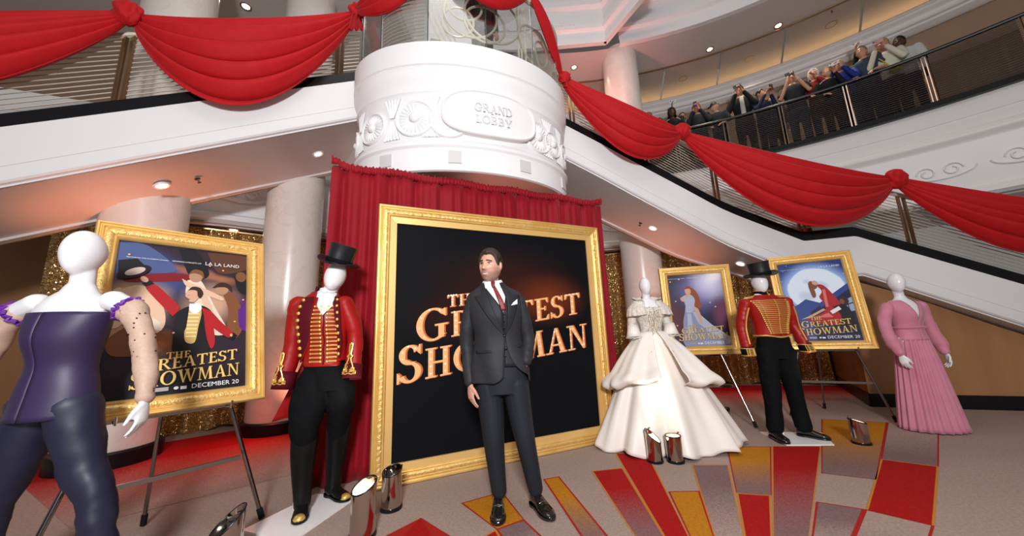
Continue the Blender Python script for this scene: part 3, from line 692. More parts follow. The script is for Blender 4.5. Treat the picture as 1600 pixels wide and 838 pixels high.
M['letterwhite'] = mat('letter_white', (0.70, 0.68, 0.69), 0.4)
relief('GRAND', sc_ + .02, 3.815, .105, .46); relief('LOBBY', sc_ + .02, 3.665, .10, .43)
for x in (-1.40, -.605, .204, .75):
    s0 = s_of_x(x); t = MB(); t.grid(lambda u, v: fr(s0 - .075 + .15 * u, 3.165 + .15 * v, .012), 4, 1)
    solid(t.build('square_vent', M['groove2'] if 'groove2' in M else M.setdefault('groove2', mat('vent_grey', (.62, .60, .60), .5)), drum, smooth=False), .02)
# glass balustrade on the drum with ring ornament behind it
GA = [-3.0 + 3.0 * i / 6 for i in range(7)]
for a, b in zip(GA[:-1], GA[1:]):
    A, B = dr(a, .955, 4.73) + do, dr(b, .955, 4.73) + do; d = (B - A).normalized() * .012
    t = MB(); n_ = V((-d.y, d.x, 0)).normalized() * .012
    t.prism([A + d, B - d, B - d + n_, A + d + n_], (0, 0, 1.02)); t.build('glass_panel', M['glass'], drum, smooth=False)
    t = MB(); t.box(A + V((0, 0, .51)), (.009, .009, 1.02)); t.build('glass_edge', M.setdefault('gedge', mat('glass_edge_green', (.03, .06, .05), .15)), drum, smooth=False)
t = MB(); t.tube([dr(-3.05 + 3.1 * i / 30, .955, 5.77) + do for i in range(31)], .028, 8); t.build('handrail', M['brass'], drum)
def gring(a0, z, r, rot, name='ring_ornament', th=.022, k=.86):
    c = dr(a0, k, z) + do; tx = (dr(a0 + .02, k, z) - dr(a0 - .02, k, z)).normalized()
    t = MB(); pts = [c + tx * (r * cos(2*pi*i/36) * rot) + V((0, 0, r * sin(2*pi*i/36))) for i in range(36)]
    t.tube(pts, [(th * .4, th)] * 36 if False else th, 8, closed=True); t.build(name, M['brass'], drum)
for a0, z, r, ro in ((-1.62, 5.30, .34, 1), (-1.48, 5.20, .27, 1), (-1.75, 5.16, .22, .9), (-1.68, 5.42, .22, 1), (-1.40, 5.32, .36, 1.05), (-.85, 5.22, .30, 1), (-.72, 5.32, .24, .9), (-.62, 5.16, .26, 1)): gring(a0, z, r, ro, th=.015)
for a0 in (-1.10, -1.06, -1.0):
    t = MB(); c = dr(a0, .86, 5.25) + do; t.box(c, (.022, .022, .98)); t.build('baluster', M['brass'], drum, smooth=False)
t = MB()
for j in range(16):
    z = 4.82 + .055 * j; t.tube([dr(-2.75 + .65 * i / 8, .84, z) + do for i in range(9)], .008, 5)
for j in range(4): t.tube([dr(-2.10 + .05 * j + .22 * (i / 8) ** 2, .84, 5.70 - .9 * i / 8) + do for i in range(9)], .011, 5)
o = t.build('louver_panel', M['brass'], drum); o['kind'] = 'stuff'

# ---- recessed lamps and sprinklers
LAMPS = [((-4.84, 5.40, 7.5), (0, 0, -1), .085, 'round downlight in the ceiling above the left red swag'),
 ((4.76, 6.85, 7.5), (0, 0, -1), .075, 'round downlight in the grey ceiling left of the brighter twin lamps'),
 ((5.91, 6.28, 7.5), (0, 0, -1), .075, 'round downlight in the grey ceiling nearest the top right'),
 ((7.05, 6.29, 7.49), (0, 0, -1), .10, 'large round lamp in a beige cove panel at top right'),
 ((5.89, 7.17, 7.49), (0, 0, -1), .10, 'large round lamp in a beige cove panel above the man in a black jacket'),
 ((1.69, 7.24, 7.5), (0, 0, -1), .075, 'round downlight in the pink-lit ceiling beside the red swag knot'),
 ((4.575, 7.75, 7.49), (0, 0, -1), .10, 'unlit round lamp in a beige cove panel above the raised phone')]
def unit(v): return tuple(V(v).normalized())
nL = unit((-.509 * .885 * -1 * -1, -.509 * .465, -1)); nL = unit((.27 * 1.6, .24, -.88))
_t = V((-.885, -.465, -.509)); _n = V((-.465, .885, 0)); nL = _t.cross(_n); nL = nL if nL.z < 0 else -nL
_t = V((1.19, .16, -.66)); _n = V((-.13, .99, 0)); nR = _t.cross(_n); nR = nR if nR.z < 0 else -nR
LAMPS += [((-2.75, 4.543, 3.905), nL, .075, 'downlight under the left staircase nearest the drum'), ((-4.04, 3.70, 3.09), nL, .075, 'downlight under the left staircase above the gilt poster'),
 ((-4.62, 5.45, 3.115), (0, 0, -1), .075, 'downlight above the gold curtain at left'),
 ((1.05, 5.68, 3.855), (0, 0, -1), .075, 'downlight beside the drum at the top of the right staircase'), ((2.50, 5.78, 2.955), nR, .075, 'downlight under the right staircase in the middle of the pink glow'), ((3.84, 5.65, 2.24), nR, .075, 'downlight under the right staircase behind the small top hat')]
for i, (p, nrm, r, lab) in enumerate(LAMPS):
    t = thing('downlight', lab, 'ceiling light', p); q = V((0, 0, -1)).rotation_difference(V(nrm)).to_matrix()
    m = MB(); m.lathe([(r * .72, .02), (r * .72, -.004), (r * .9, -.014), (r * 1.05, -.012), (r * 1.08, .0)], 24, rot=q); m.build('trim_ring', M['white'] if i > 6 else M['bronze'], t)
    m = MB(); m.lathe([(.001, -.004), (r * .74, -.002)], 20, rot=q); m.build('lamp', M['lamp'] if 'unlit' not in lab else M['bronze'], t)
    if 'unlit' not in lab: spot('downlight_lamp', V(p) + V(nrm) * .03, V(p) + V(nrm), 55 if p[2] > 7 else 9, (1.0, 0.84, 0.62), 110, .8, .04)
for p, nrm, lab in (((-3.80, 3.868, 3.245), nL, 'small sprinkler head under the left staircase'), ((2.30, 5.79, 3.06), nR, 'small sprinkler head under the right staircase'), ((6.75, 5.95, 7.5), V((0, 0, -1)), 'small sprinkler head in the grey ceiling at top right')):
    t = thing('sprinkler', lab, 'sprinkler', p); q = V((0, 0, -1)).rotation_difference(V(nrm)).to_matrix()
    m = MB(); m.lathe([(.03, 0), (.03, -.008), (.01, -.012), (.009, -.045), (.02, -.05), (.02, -.055), (.001, -.056)], 12, rot=q); m.build('sprinkler_body', M['dsteel'], t)
# ================================================================ RED SWAGS
def knot_mesh(r, seed=0):
    m = MB(); rd = random.Random(seed); ph = rd.random() * 6
    def f(u, v):
        a = 2*pi*u; b = pi * (v - .5); k = 1 + .16 * sin(5*a + 4*b + ph) + .08 * sin(9*a - 3*b)
        return (r * k * cos(b) * cos(a) * 1.05, r * k * cos(b) * sin(a) * .8, r * sin(b) * 1.15)
    m.grid(f, 36, 14, cu=True); return m
def swag(label, P, Q, st, sb, out, folds=5, bulge=.20, skew=0.0, seed=0, knot=None, tail=0.0, grp='red velvet swags along the railings', spread=.10):
    P, Q, out = V(P), V(Q), V(out).normalized(); c = (P + Q) / 2
    t = thing('velvet_swag', label, 'swag', P, 0, grp); rd = random.Random(seed); ph = [rd.random() * .5 - .25 for _ in range(40)]
    m = MB(); D = Q - P
    def f(u, v):
        uu = u ** (1 + skew); sh = sin(pi * uu) ** .75 if 0 < uu < 1 else 0.0
        w = v + .035 * sin(2*pi*v*2.3 + seed)
        z = -(st + (sb - st) * v) * sh - spread * (v - .5) * (1 - sh)
        w_ = 2*pi*folds*v + .7*sin(pi*u + seed) + .5 * sin(7 * v + seed)
        tri = sin(w_ + .5 * sin(w_))
        amp = (.018 + .056 * sh) * (1.0 if v < .97 else .4) * (.75 + .5 * ph[int(v * folds)] * 2)
        o = .05 + bulge * sh * sin(pi * min(1, v * .8 + .12)) + amp * tri
        dz = amp * .9 * cos(w_)
        return P + D * u + out * o + V((0, 0, z + dz * .6)) - P
    m.grid(f, 56, 90); solid(m.build('swag_cloth', M['swag'], t, ang=180), .008)
    if knot:
        q = knot_mesh(knot, seed).build('knot', M['swag'], t, ang=180); q.location = D + out * .09
    if tail:
        tm = MB()
        tm.grid(lambda u, v: D + out * (.10 + .03 * sin(u * 18 + seed)) + V((0, 0, -.03 - tail * v)) + D.normalized() * ((u - .5) * (.10 + .10 * v)), 24, 8); solid(tm.build('knot_tail', M['swag'], t, ang=180), .008)
    return t
oL = (.465, -.885, 0); oR = (.10, -1, 0); oD = (-.1, -1, 0)
swag('red swag at the far left edge beyond the first knot', (-5.7, 2.14, 3.68), (-3.97, 3.08, 4.70), .05, .75, oL, seed=5, knot=.12, tail=.0)
swag('wide red swag hanging across the left staircase railing', (-3.95, 3.10, 4.70), (-2.04, 4.03, 5.68), .16, 1.28, oL, folds=5, seed=1, knot=.10, tail=.28)
swag('short red swag rising left over the drum glass', (-1.93, 3.90, 5.60), (-.75, 3.50, 5.92), .02, .44, (-.35, -1, 0), folds=4, bulge=.12, seed=2)
swag('red swag looped at the top centre over the drum glass', (-.72, 3.48, 5.88), (.34, 3.88, 5.72), .0, .50, (.25, -1, 0), folds=4, bulge=.14, seed=3)
swag('narrow twisted red swag running down the right side of the drum', (.36, 3.90, 5.74), (.86, 4.72, 5.10), -.20, .06, (.7, -.7, 0), folds=2, bulge=.05, seed=4, knot=.085, tail=.14)
swag('red swag on the right staircase between drum and middle knot', (.88, 4.76, 5.12), (2.80, 5.08, 4.32), .06, .90, oR, folds=5, seed=7, knot=.115, bulge=.22)
swag('lowest wide red swag below the crowd on the right staircase', (2.82, 5.08, 4.30), (5.60, 4.74, 3.22), .10, 1.12, (-.1, -1, 0), folds=5, seed=8, knot=.13, bulge=.26)
swag('red swag falling away at the far right edge', (5.62, 4.74, 3.22), (7.6, 4.1, 2.4), .05, .8, (-.3, -1, 0), seed=9)

# ================================================================ CURTAINS
FA, FB = V((-1.27, 3.138, 0)), V((1.085, 4.224, 0)); FU = (FB - FA).normalized(); FN = V((FU.y, -FU.x, 0))   # FN toward the camera
dp = thing('backdrop_curtain', 'tall crimson velvet backdrop curtain hung behind the big gilt frame', 'curtain', FA + FU * 1.25 - FN * .25)
dl = lambda s, z, f: FA + FU * s - FN * (.25 - f) + V((0, 0, z)) - V(dp.location)
rd = random.Random(4); PH = [rd.random() * 6 for _ in range(8)]
def foldf(s, k=1.0): return .020 * sin(26*s + 1.5*sin(3*s + PH[0])) + .016 * sin(41*s + PH[1] + 2*sin(1.7*s)) + .010 * sin(71*s + PH[2])
def dfn(u, v):
    s = -.44 + 3.37 * u; z = .005 + 2.955 * v
    f = foldf(s) * (.35 + .65 * min(1, (1 - v) * 3 + .25)); ex = .10 * (1 - v) ** 2 * ((u - .5) * 2) ** 3
    return dl(s + ex, z, f - .05 * (1 - v) * 0)
m = MB(); m.grid(dfn, 340, 24); solid(m.build('curtain_cloth', M['drape'], dp, ang=180), .006)
def hfn(u, v):
    s = -.445 + 3.38 * u; a = v * 2 * pi
    r = .038 + .007 * sin(170*s + 2*sin(13*s)) + .005 * sin(97*s + a)
    z = 2.985 + .012 * sin(s * 9) + (.05 * max(0, 1 - u * 25)) + (.03 * max(0, 1 - (1 - u) * 25))
    return dl(s, z + r * sin(a) * 1.15, .005 + r * cos(a) * .7)
m = MB(); m.grid(lambda u, v: hfn(v, u), 12, 420, cu=True); m.build('rod_pocket', M['drape'], dp, ang=180)
m = MB(); m.tube([dl(-.43, 2.985, .0), dl(2.92, 2.985, .0)], .02, 8); m.build('rod', M['steel'], dp)

def sequin_curtain(label, path, ztop, nf):
    t = thing('sequin_curtain', label, 'curtain', (*path[len(path)//2], 0)); o = V(t.location)
    P = [V((*p, 0)) for p in smooth_path(path, 60)]; S = [0]
    for i in range(1, len(P)): S.append(S[-1] + (P[i] - P[i-1]).length)
    r = random.Random(nf); ph = r.random() * 6
    def f(u, v):
        s = u * S[-1]; p = V(tuple(catmull(S, [q[j] for q in P], s) for j in range(3))); i = min(59, int(u * 60)); d = (P[i+1] - P[i]).normalized(); n = V((d.y, -d.x, 0))
        a = (.030 + .05 * (1 - v) ** 2) * sin(nf * s + 1.3 * sin(2.1 * s + ph) + .6 * (1 - v)) + .014 * sin(2.3 * nf * s + ph) + .06 * (1 - v) ** 6
        return p + n * a + V((0, 0, .02 + (ztop - .02) * v + .02 * (1 - v) * sin(s * 7))) - o
    m = MB(); m.grid(f, int(S[-1] * 46), 22); m.build('curtain_cloth', M['sequin'], t, ang=180)
    m = MB(); m.tube([p + V((0, 0, ztop + .01)) - o for p in P], .022, 6); m.build('rod', M['bronze'], t)
    return t
sequin_curtain('gold sequinned curtain at left behind the gilt poster and column', [(-6.0, 4.25), (-5.3, 4.85), (-4.6, 5.45), (-3.9, 6.05), (-3.0, 6.8)], 3.06, 24)
sequin_curtain('gold sequinned curtain at right behind the gown and small poster', [(1.6, 8.6), (2.4, 8.32), (4.1, 7.78), (6.25, 7.1)], 3.06, 22)

# ================================================================ GILT FRAMES
PROF_BIG = [(0, 0, 0), (0, .045, 0), (.008, .055, 0), (.02, .055, 0), (.025, .045, 0), (.032, .043, 0), (.036, .050, 0), (.046, .052, 0), (.052, .042, 1), (.062, .046, 1), (.075, .048, 1), (.086, .044, 1), (.092, .036, 0), (.10, .040, 0), (.108, .034, 0), (.112, .022, 2), (.172, .018, 2), (.174, .004, 2)]
PROF_POS = [(0, 0, 0), (0, .035, 0), (.006, .045, 0), (.016, .045, 0), (.020, .036, 0), (.026, .036, 0), (.030, .042, 0), (.036, .042, 0), (.042, .032, 1), (.054, .040, 1), (.070, .041, 1), (.084, .034, 1), (.090, .026, 0), (.097, .030, 0), (.104, .024, 0), (.112, .014, 0), (.114, .004, 0)]
def gilt_sides(parent, w, h, prof, res, amp):
    for k in range(4):
        L = w if k % 2 == 0 else h; n = max(12, int(L * res)); q = len(prof)
        def f(i, j):
            d, fw, mi = prof[j]; x = d + (L - 2*d) * i / n
            if mi == 1: fw += amp * sin(x * 140 + (d * 120)) * (1 if .058 < d < .082 else .4) + amp * .6 * sin(x * 75 - d * 240)
            x -= L / 2
            return {0: (x, -fw, d), 1: (w/2 - d, -fw, h/2 + x), 2: (-x, -fw, h - d), 3: (-w/2 + d, -fw, h/2 - x)}[k]
        m = MB(); vs = [f(i, j) for i in range(n+1) for j in range(q)]; m.add(vs, [])
        for i in range(n):
            for j in range(q-1): m.f.append((i*q+j, i*q+j+1, (i+1)*q+j+1, (i+1)*q+j)); m.m.append(prof[j][2] if prof[j][2] == prof[j+1][2] else 0)
        m.build('frame_side', [M['gold'], M['goldorn'], M['goldflat']], parent, ang=50)
def frame_basis(u, tilt=0.0):
    """rotation whose x runs along the frame, y into the back, z up"""
    u = V(u).normalized(); b = V((-u.y, u.x, 0)); up = V((0, 0, cos(tilt))) + b * sin(tilt); bk = b * cos(tilt) - V((0, 0, sin(tilt)))
    return Matrix((u, bk, up)).transposed()

def mat_glow(name, base, blobs, rough=0.45, noise=0.0, spec=.25):
    """printed picture ground: base colour with soft elliptical areas of other colours (object x, z)"""
    m = bpy.data.materials.new(name); m.use_nodes = True; nt = m.node_tree; b = nt.nodes['Principled BSDF']; b.inputs['Roughness'].default_value = rough; b.inputs['Specular IOR Level'].default_value = spec
    tc = nt.nodes.new('ShaderNodeTexCoord'); cur = None
    src = tc.outputs['Object']
    if noise:
        nz = nt.nodes.new('ShaderNodeTexNoise'); nz.inputs['Scale'].default_value = 5; nz.inputs['Detail'].default_value = 5; nt.links.new(src, nz.inputs['Vector'])
        sc = nt.nodes.new('ShaderNodeVectorMath'); sc.operation = 'MULTIPLY_ADD'; sc.inputs[1].default_value = (noise,)*3
        nt.links.new(nz.outputs['Color'], sc.inputs[0]); nt.links.new(src, sc.inputs[2]); src = sc.outputs[0]
    for cx, cz, rx, rz, rot, col, lo, hi in blobs:
        mp = nt.nodes.new('ShaderNodeMapping'); mp.vector_type = 'TEXTURE'; mp.inputs['Location'].default_value = (cx + noise*.5, 0, cz + noise*.5); mp.inputs['Rotation'].default_value = (0, rot, 0); mp.inputs['Scale'].default_value = (rx, 1000, rz)
        nt.links.new(src, mp.inputs[0]); ln = nt.nodes.new('ShaderNodeVectorMath'); ln.operation = 'LENGTH'; nt.links.new(mp.outputs[0], ln.inputs[0])
        mr = nt.nodes.new('ShaderNodeMapRange'); mr.interpolation_type = 'SMOOTHSTEP'; mr.inputs[1].default_value = lo; mr.inputs[2].default_value = hi; mr.inputs[3].default_value = 1; mr.inputs[4].default_value = 0
        nt.links.new(ln.outputs['Value'], mr.inputs[0]); mx = nt.nodes.new('ShaderNodeMix'); mx.data_type = 'RGBA'; nt.links.new(mr.outputs[0], mx.inputs[0])
        if cur is None: mx.inputs[6].default_value = (*base, 1)
        else: nt.links.new(cur, mx.inputs[6])
        mx.inputs[7].default_value = (*col, 1); cur = mx.outputs[2]
    nt.links.new(cur, b.inputs['Base Color']); return m
def flatmat(name, c, rough=.45): return M.setdefault(name, mat(name, c, rough, spec=.25))

# ---- the big frame
bigw = (FB - FA).length; bigh = 2.52
bf = thing('picture_frame', 'huge square gilt frame with black panel and marquee letters behind the man', 'picture frame', FA + FU * bigw/2); bf.rotation_euler = frame_basis(FU).to_euler()
gilt_sides(bf, bigw, bigh, PROF_BIG, 60, .0035)
pm = mat_glow('black_panel_print', (.0055, .006, .008), [(.10, 1.75, 1.15, .55, 0, (.035, .010, .007), .0, 1.0), (.55, 1.62, .62, .35, 0, (.15, .030, .010), .0, 1.0), (-.45, 1.45, .7, .35, 0, (.030, .008, .006), 0, 1.0)], .6, 0.0, .06)
m = MB(); m.prism([(-bigw/2+.02, .01, .02), (bigw/2-.02, .01, .02), (bigw/2-.02, .01, bigh-.02), (-bigw/2+.02, .01, bigh-.02)], (0, -.006, 0)); m.build('panel', pm, bf, smooth=False)
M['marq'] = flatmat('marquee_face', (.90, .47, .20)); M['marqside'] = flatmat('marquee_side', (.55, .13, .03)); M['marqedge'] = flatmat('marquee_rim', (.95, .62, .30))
M['bulb'] = flatmat('marquee_bulb', (.98, .86, .66), .2); M['printdark'] = flatmat('printed_shadow', (.018, .007, .006))
def poly_area(p): return abs(sum(p[i][0]*p[(i+1) % len(p)][1] - p[(i+1) % len(p)][0]*p[i][1] for i in range(len(p)))) / 2
def marquee(word, s0, s1, zb0, slope, h, first=1.0, arch=0.0):
    """letters from s0 to s1 on a rising baseline"""
    q, w = word_quads(word, first); k = (s1 - s0) / w
    for idx, (ch, polys, x0, wd) in enumerate(q):
        def pos(p, dx, dz, y):
            x = s0 + p[0] * k; z = zb0 + slope * (x - s0) + p[1] * h
            return (x - bigw/2 + dx, -y, z + dz)
        m = MB()
        for i in range(4):
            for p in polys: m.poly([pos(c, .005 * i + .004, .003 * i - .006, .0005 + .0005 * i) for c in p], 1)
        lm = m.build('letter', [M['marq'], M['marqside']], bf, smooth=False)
        m2 = MB()
        for i, p in enumerate(polys): m2.prism([pos(c, 0, 0, .004 + .00012 * i) for c in p], (0, -.003, 0), 0)
        m2.build('letter_face', M['marq'], lm, smooth=False)
        b = MB()
        j = 0
        for p in polys:
            a = poly_area(p)
            if a > .05:
                l = [((p[0][0]+p[1][0])/2, (p[0][1]+p[1][1])/2), ((p[2][0]+p[3][0])/2, (p[2][1]+p[3][1])/2)]
                if abs(p[0][0]-p[1][0]) > abs(p[1][1]-p[2][1]): l = [((p[0][0]+p[3][0])/2, (p[0][1]+p[3][1])/2), ((p[1][0]+p[2][0])/2, (p[1][1]+p[2][1])/2)]
                for t_ in (.14, .38, .62, .86): b.sphere(pos((l[0][0]+(l[1][0]-l[0][0])*t_, l[0][1]+(l[1][1]-l[0][1])*t_), 0, 0, .006), (.011, .004, .011), 8, 5)
            elif len(polys) > 20 or (a > .006 and ch in 'SGO'):
                j += 1
                if j % 4 == 2 and a > .004:
                    c = (sum(v[0] for v in p)/4, sum(v[1] for v in p)/4); b.sphere(pos(c, 0, 0, .006), (.011, .004, .011), 8, 5)
        if b.v: o = b.build('bulb_row', M['bulb'], lm); o['kind'] = 'stuff'
marquee('THE', .665, 1.02, 1.525, .11, .118)
marquee('GREATEST', .354, 2.275, 1.185, .137, .245, 1.24)
marquee('SHOWMAN', .194, 2.345, .828, .104, .275, 1.20)

# ================================================================ POSTERS
def text_geo(s, size=1.0):
    c = bpy.data.curves.new('t', 'FONT'); c.body = s; c.size = size; c.resolution_u = 2
    o = bpy.data.objects.new('t', c); COL.objects.link(o); dg = bpy.context.evaluated_depsgraph_get(); me = o.evaluated_get(dg).to_mesh()
    v = [(p.co.x, p.co.y) for p in me.vertices]; f = [tuple(p.vertices) for p in me.polygons]
    o.evaluated_get(dg).to_mesh_clear(); bpy.data.objects.remove(o); bpy.data.curves.remove(c); return v, f
class Print:
    """flat printed picture: polygons layered a hair apart in front of the sheet; x right, z up, y = -layer"""
    def __init__(s): s.m = MB(); s.mats = []; s.k = 0
    def mi(s, m):
        if m not in s.mats: s.mats.append(m)
        return s.mats.index(m)
    def y(s): s.k += 1; return -.0016 - .00022 * s.k
    def poly(s, pts, m, n=0):
        if n: pts = smooth_path(pts + [pts[0]], n)[:-1]
        y = s.y(); s.m.poly([(p[0], y, p[1]) for p in pts], s.mi(m))
    def ell(s, c, r, m, rot=0, n=22):
        y = s.y(); s.m.poly([(c[0] + r[0]*cos(a)*cos(rot) - r[1]*sin(a)*sin(rot), y, c[1] + r[0]*cos(a)*sin(rot) + r[1]*sin(a)*cos(rot)) for a in [2*pi*i/n for i in range(n)]], s.mi(m))
    def text(s, t, x0, x1, z, m, zh=None, slope=0.0):
        v, f = text_geo(t); a = min(p[0] for p in v); b = max(p[0] for p in v); k = (x1 - x0) / (b - a); kh = k if zh is None else zh / max(p[1] for p in v)
        y = s.y(); s.m.add([(x0 + (p[0]-a)*k, y, z + p[1]*kh + slope * (p[0]-a)*k) for p in v], f, s.mi(m))
    def caps(s, word, x0, x1, z, slope, h, m, first=1.0, dx=0, dz=0):
        q, w = word_quads(word, first); k = (x1-x0)/w; y = s.y()
        for ch, polys, _, _ in q:
            for i, p in enumerate(polys): s.m.poly([(x0 + c[0]*k + dx, y - .000008 * i, z + slope*c[0]*k + c[1]*h + dz) for c in p], s.mi(m))
GOLDT = flatmat('print_gold', (.80, .55, .16)); GOLDD = flatmat('print_gold_dark', (.10, .05, .02)); PWHITE = flatmat('print_white', (.80, .80, .82))
PSKIN = flatmat('print_skin', (.62, .36, .25)); PDARK = flatmat('print_dark', (.012, .010, .014)); PRED = flatmat('print_red', (.40, .015, .02)); PGOLD = flatmat('print_buff', (.62, .42, .14)); PBROWN = flatmat('print_brown', (.20, .075, .03)); PHAIR = flatmat('print_hair', (.045, .02, .012))
def titles(P, x, top, the, g, s, dec, aw):
    for mt, d in ((GOLDD, .004), (GOLDT, 0)):
        P.caps('THE', *the, mt, 1.0, d, -d); P.caps('GREATEST', *g, mt, 1.22, d, -d); P.caps('SHOWMAN', *s, mt, 1.18, d, -d)
    P.text('DECEMBER 20', *dec, PWHITE); P.text('FEATURING THE ACADEMY AWARD', aw[0], aw[0] + (aw[1]-aw[0])*.33, aw[2], PWHITE); P.text('WINNING LYRICISTS OF', aw[0] + (aw[1]-aw[0])*.36, aw[0] + (aw[1]-aw[0])*.62, aw[2], PWHITE)
    P.text('LA LA LAND', aw[1] - (aw[1]-aw[0])*.34, aw[1], aw[2] - .002, PWHITE)
    z = dec[2]; P.poly([(dec[0]-.19, z), (dec[0]-.11, z), (dec[0]-.11, z+.024), (dec[0]-.19, z+.024)], flatmat('print_grey', (.35, .33, .33))); P.ell((dec[0]-.075, z+.012), (.012, .010), PWHITE); P.poly([(dec[0]-.055, z), (dec[0]-.025, z), (dec[0]-.025, z+.02), (dec[0]-.055, z+.02)], PWHITE)
def poster(label, p, art, grnd):
    x, y, z, yaw, tilt, w, h = p
    t = thing('framed_poster', label, 'poster', (x, y, z)); B = frame_basis((cos(yaw), sin(yaw), 0), tilt); t.rotation_euler = B.to_euler()
    gilt_sides(t, w, h, PROF_POS, 50, .003)
    m = MB(); m.prism([(-w/2+.03, .012, .03), (w/2-.03, .012, .03), (w/2-.03, .012, h-.03), (-w/2+.03, .012, h-.03)], (0, -.0125, 0)); m.build('backing', grnd, t, smooth=False)
    P = Print(); art(P); P.m.build('poster_print', P.mats, t, smooth=False)
    return t, B
def art_crowd(P):
    cr = flatmat('print_cream', (.72, .60, .48)); pb = flatmat('print_tan', (.42, .24, .14)); lt = flatmat('print_peach', (.70, .46, .32)); db = flatmat('print_umber', (.10, .04, .022)); pp = flatmat('print_purple', (.10, .02, .20)); bl = flatmat('print_steelblue', (.07, .10, .24)); rs = flatmat('print_deepred', (.20, .010, .014))
    # drapes overhead and the lit ring edge
    P.poly([(-.36, 1.17), (-.22, 1.17), (-.06, 1.00), (-.20, .96), (-.36, 1.02)], bl, 40); P.poly([(-.06, 1.17), (.04, 1.17), (.12, .98), (.02, .94)], PDARK, 30); P.poly([(.10, 1.17), (.36, 1.17), (.36, 1.06), (.18, 1.0)], db, 30)
    P.poly([(-.30, .93), (-.05, .97), (.05, .93), (-.28, .88)], rs, 30)
    # dancers behind: sweeping loose skirts and arms
    P.poly([(-.36, .80), (-.22, .86), (-.12, .74), (-.10, .56), (-.22, .48), (-.36, .52)], lt, 50); P.poly([(-.33, .72), (-.24, .66), (-.14, .52), (-.16, .42), (-.30, .44), (-.36, .56)], pb, 50); P.poly([(-.26, .58), (-.16, .50), (-.10, .40), (-.30, .38), (-.34, .48)], PBROWN, 50); P.poly([(-.20, .66), (-.12, .60), (-.11, .54), (-.18, .58)], cr, 24)
    P.poly([(.0, .92), (.07, .93), (.16, .72), (.24, .52), (.13, .52), (.08, .70), (.0, .80)], cr, 50); P.poly([(.05, .88), (.09, .86), (.15, .70), (.18, .56), (.12, .66)], lt, 40)
    P.ell((.045, .955), (.038, .048), pb); P.poly([(.0, .96), (.03, 1.01), (.08, 1.0), (.09, .94), (.07, .97), (.03, .98)], PBROWN, 30); P.poly([(-.03, .93), (.02, .90), (.10, .86), (.20, .80), (.20, .77), (.09, .82), (.0, .87)], lt, 40)
    P.poly([(.20, .84), (.28, .82), (.34, .62), (.30, .48), (.24, .52), (.24, .70)], PBROWN, 40); P.ell((.20, .86), (.038, .046), pb, -.4); P.poly([(.14, .87), (.19, .92), (.25, .90), (.26, .84), (.22, .88)], PHAIR, 30); P.poly([(.30, .70), (.36, .74), (.36, .54), (.31, .56)], pp, 24); P.poly([(.27, .98), (.34, .99), (.36, .84), (.30, .86)], PDARK, 30); P.ell((.315, .98), (.034, .044), PBROWN)
    P.poly([(-.345, .82), (-.31, .83), (-.28, .70), (-.29, .58), (-.34, .58)], lt, 24)
    # the showman: dark coat front, red sleeves, gold waistcoat, arm up with the hat
    P.poly([(-.055, .60), (-.03, .68), (.03, .72), (.10, .72), (.15, .66), (.15, .52), (.13, .37), (-.03, .37), (-.05, .48)], PDARK, 50)
    P.poly([(-.06, .64), (-.03, .705), (-.09, .79), (-.165, .875), (-.205, .85), (-.15, .76)], PRED, 40); P.poly([(-.165, .875), (-.205, .85), (-.225, .875), (-.185, .90)], PDARK); P.ell((-.215, .905), (.017, .024), PSKIN, .6)
    P.poly([(.085, .71), (.14, .68), (.20, .60), (.275, .51), (.25, .475), (.17, .54), (.12, .60)], PRED, 40); P.poly([(.275, .515), (.25, .475), (.27, .455), (.30, .49)], PDARK); P.poly([(.10, .66), (.14, .64), (.17, .46), (.15, .40), (.12, .50)], PRED, 30); P.ell((.262, .495), (.008, .012), PGOLD)
    P.poly([(.015, .69), (.085, .69), (.075, .56), (.06, .45), (.012, .46), (.005, .57)], PGOLD, 30)
    for i in range(7): P.poly([(.012 + .004*(i % 2), .665 - .028*i), (.078 - .004*i*.6, .665 - .028*i), (.078 - .004*i*.6, .655 - .028*i), (.012, .655 - .028*i)], flatmat('print_palegold', (.82, .66, .32)))
    P.poly([(.02, .735), (.075, .735), (.085, .69), (.05, .66), (.02, .69)], PWHITE, 24); P.poly([(.0, .70), (.02, .71), (.012, .56), (-.01, .48), (-.02, .58)], PDARK); 
    P.poly([(.012, .775), (.0, .785), (-.006, .80), (.004, .835), (.035, .85), (.062, .83), (.065, .785), (.045, .75), (.02, .75)], PSKIN, 40); P.poly([(.005, .835), (.03, .868), (.07, .862), (.09, .82), (.075, .78), (.06, .80), (.055, .835), (.03, .842)], PHAIR, 40); P.poly([(.005, .798), (.015, .802), (.015, .797)], PHAIR); P.poly([(.004, .768), (.02, .772), (.02, .765)], rs)
    # hat seen from below: brim, crown, pale lining
    P.ell((-.265, .955), (.085, .040), PDARK, .55, 30); P.poly([(-.335, .925), (-.345, 1.03), (-.26, 1.055), (-.205, .985)], PDARK); P.ell((-.262, .958), (.052, .024), flatmat('print_lining', (.60, .48, .42)), .55, 24)
    for x, z in ((-.30, 1.08), (.20, 1.02), (.12, 1.05), (-.05, .52), (-.20, .72), (.28, .60), (.33, .78)): P.ell((x, z), (.006, .006), flatmat('print_spark', (.85, .45, .20)))
    titles(P, 0, 0, (-.075, .045, .340, .06, .045), (-.20, .30, .258, .11, .074), (-.225, .315, .165, .06, .086), (.06, .31, .136), (-.31, .30, 1.055))
